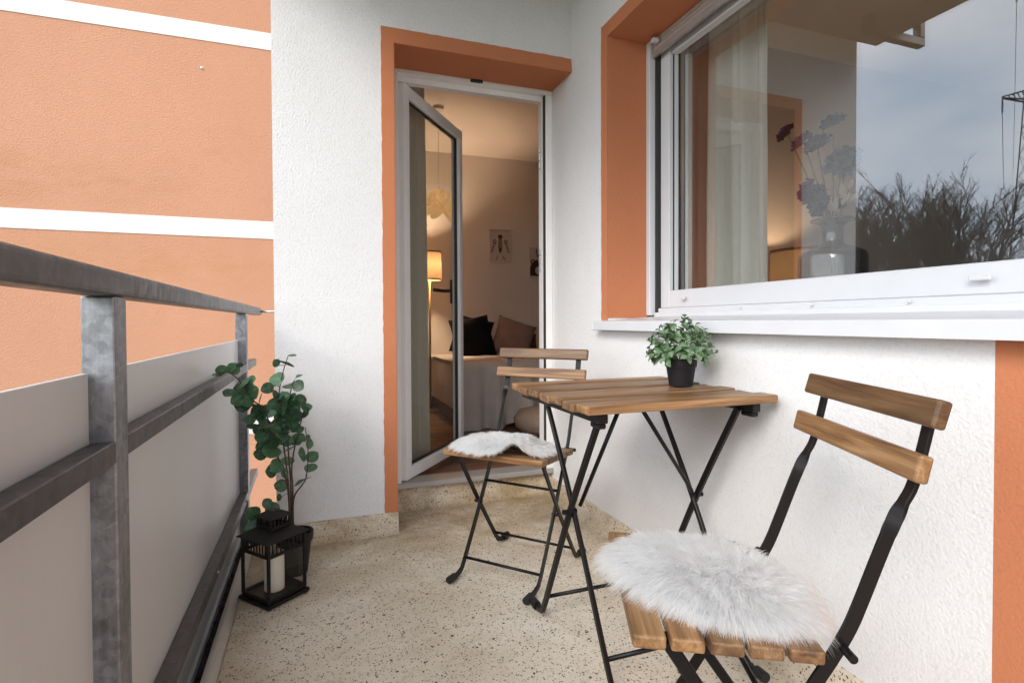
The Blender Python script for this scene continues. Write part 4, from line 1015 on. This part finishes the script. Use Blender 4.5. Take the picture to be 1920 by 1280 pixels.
# ------------------------------------------------------------------ bare trees and pylons out in the open (they show as reflections)
def bare_tree(label, x, y, h_, seed, spread):
    rg = random.Random(seed); t = thing('bare_tree', label, 'tree', (x, y, -7), 0, 'bare winter trees beyond the balcony')
    tr = bmesh.new(); cr_ = bmesh.new(); H = h_ + 7
    def wander(p, d_, ln, n, wob, lift):
        pts = [p]
        for i in range(n):
            d_ = (d_ + Vector((rg.uniform(-1, 1), rg.uniform(-1, 1), rg.uniform(-.5, .5) + lift)) * wob).normalized(); p = p + d_ * ln / n; pts.append(p)
        return pts
    def shoots(pts, ln, rd, count, depth, start):
        for _ in range(count):
            f_ = rg.uniform(start, 1) * (len(pts) - 1.001); i0 = int(f_); p = pts[i0].lerp(pts[i0 + 1], f_ - i0); t_ = (pts[i0 + 1] - pts[i0]).normalized()
            az = rg.uniform(0, 6.28); sd = Vector((math.cos(az), math.sin(az), 0)); d_ = (t_ + sd * rg.uniform(.35, .95)).normalized()
            L_ = ln * rg.uniform(.5, 1.1); q = wander(p, d_, L_, 4 if depth == 1 else 3, .13, .22)
            tube(cr_, q, [rd * (1 - .55 * k_ / (len(q) - 1)) for k_ in range(len(q))], 3, cap=False)
            if depth < 3: shoots(q, ln * .46, rd * .6, 8 if depth == 1 else 4, depth + 1, .15)
    for s in range(8 if spread > .7 else 4):
        a = rg.uniform(0, 6.28); ln_ = spread * rg.uniform(.05, .38)
        q = wander(Vector((x + math.cos(a) * .5, y + math.sin(a) * .5, -7.05)), Vector((math.cos(a) * ln_, math.sin(a) * ln_, 1)).normalized(), H * rg.uniform(.72, .95), 9, .05, .1)
        tube(tr, q, [.10 * (1 - .75 * k_ / 9) for k_ in range(10)], 5, cap=False)
        shoots(q, H * .16, .032, 22, 1, .40 if spread > .7 else .5)
    zs2 = sorted(v.co.z for v in cr_.verts); top = zs2[int(len(zs2) * .997)]; kz = (h_ + 7.05) / (top + 7.05)
    for bm_ in (tr, cr_):
        for v in bm_.verts: v.co.z = -7.05 + (v.co.z + 7.05) * kz; v.co.x = x + (v.co.x - x) * .9; v.co.y = y + (v.co.y - y) * .9
    obj('trunk', tr, BARK, t); obj('crown', cr_, BARK, t)
for i, (lab, x, y, h_, sp2) in enumerate((
    ('slim bare tree at the left edge of the reflected row, by the pillar edge', -29.6, 24, 9.0, .55), ('slim bare tree second in the reflected row, leaning upright', -30.9, 25, 8.7, .55),
    ('bare tree with pointed top left of the dip in the reflected row', -32.4, 24, 9.9, .75), ('dense low bare tree in the dip of the reflected row', -34.2, 25.5, 9.0, .75),
    ('tallest dense bare tree in the reflected row', -36.0, 24, 10.9, .8), ('broad bare tree right of the tallest in the reflected row', -38.2, 24.5, 8.8, .72), ('low wide bare tree at the right end of the reflected row', -40.9, 25, 4.4, .72))):
    bare_tree(lab, x, y, h_, 20 + i, sp2)
py_ = thing('electricity_pylon', 'nearer steel lattice pylon reflected at the right edge of the window', 'pylon', (-97.4, 50, -7), 0, 'electricity pylons in the distance')
q = bmesh.new(); px0, py0 = -97.4, 50
def wdt(z): return 2.6 * (1 - (z + 7) / 62)
zs_ = [-7 + 3.6 * i for i in range(17)]
for sx, sy in ((-1, -1), (1, -1), (1, 1), (-1, 1)): tube(q, [(px0 + sx * wdt(z), py0 + sy * wdt(z), z) for z in zs_], .09, 4)
for z0, z1 in zip(zs_, zs_[1:]):
    for (a, b) in (((-1, -1), (1, -1)), ((1, -1), (1, 1)), ((1, 1), (-1, 1)), ((-1, 1), (-1, -1))):
        tube(q, [(px0 + a[0] * wdt(z0), py0 + a[1] * wdt(z0), z0), (px0 + b[0] * wdt(z1), py0 + b[1] * wdt(z1), z1)], .04, 3); tube(q, [(px0 + b[0] * wdt(z0), py0 + b[1] * wdt(z0), z0), (px0 + a[0] * wdt(z1), py0 + a[1] * wdt(z1), z1)], .04, 3)
obj('mast', q, DARKST, py_)
for z, ln in ((33.0, 7.6), (49.3, 4.6)):
    q = bmesh.new()
    for s in (-1, 1):
        for yy in (-.6, .6): tube(q, [(px0 + s * .9, py0 + yy, z), (px0 + s * ln, py0, z - .5)], .14, 4); tube(q, [(px0 + s * .9, py0 + yy, z + 1.8), (px0 + s * ln, py0, z - .3)], .10, 4)
        for k_ in range(6): f_ = k_ / 6; tube(q, [(px0 + s * (.9 + (ln - .9) * f_), py0, z - .5 * f_), (px0 + s * (.9 + (ln - .9) * (f_ + .16)), py0, z + 1.8 * (1 - f_ - .16) - .3 * f_)], .08, 3)
        tube(q, [(px0 + s * ln, py0, z - .5), (px0 + s * ln, py0, z - 2.6)], .12, 4)
    obj('cross_arm', q, DARKST, py_)
py2 = copy_tree(py_); py2.location = (-97.4 - 113.8, 110, -7); py2['label'] = 'farther small steel pylon low at the right edge of the reflection'
for i, (dx, z) in enumerate(((-7.6, 30.4), (7.6, 30.4), (4.6, 46.7), (-4.6, 46.7))):
    q = bmesh.new(); a = Vector((px0 + dx, 50, z)); b = Vector((px0 + dx - 113.8, 110, z)); 
    tube(q, [a.lerp(b, k_ / 14) - Vector((0, 0, 5 * 4 * (k_ / 14) * (1 - k_ / 14))) for k_ in range(15)], .035, 4)
    tag(obj('power_line', q, DARKST), ('lower power line on the far side', 'lower power line on the near side', 'upper power line on the near side', 'upper power line on the far side')[i] + ' between the two pylons', 'cable', 'power lines between the pylons')
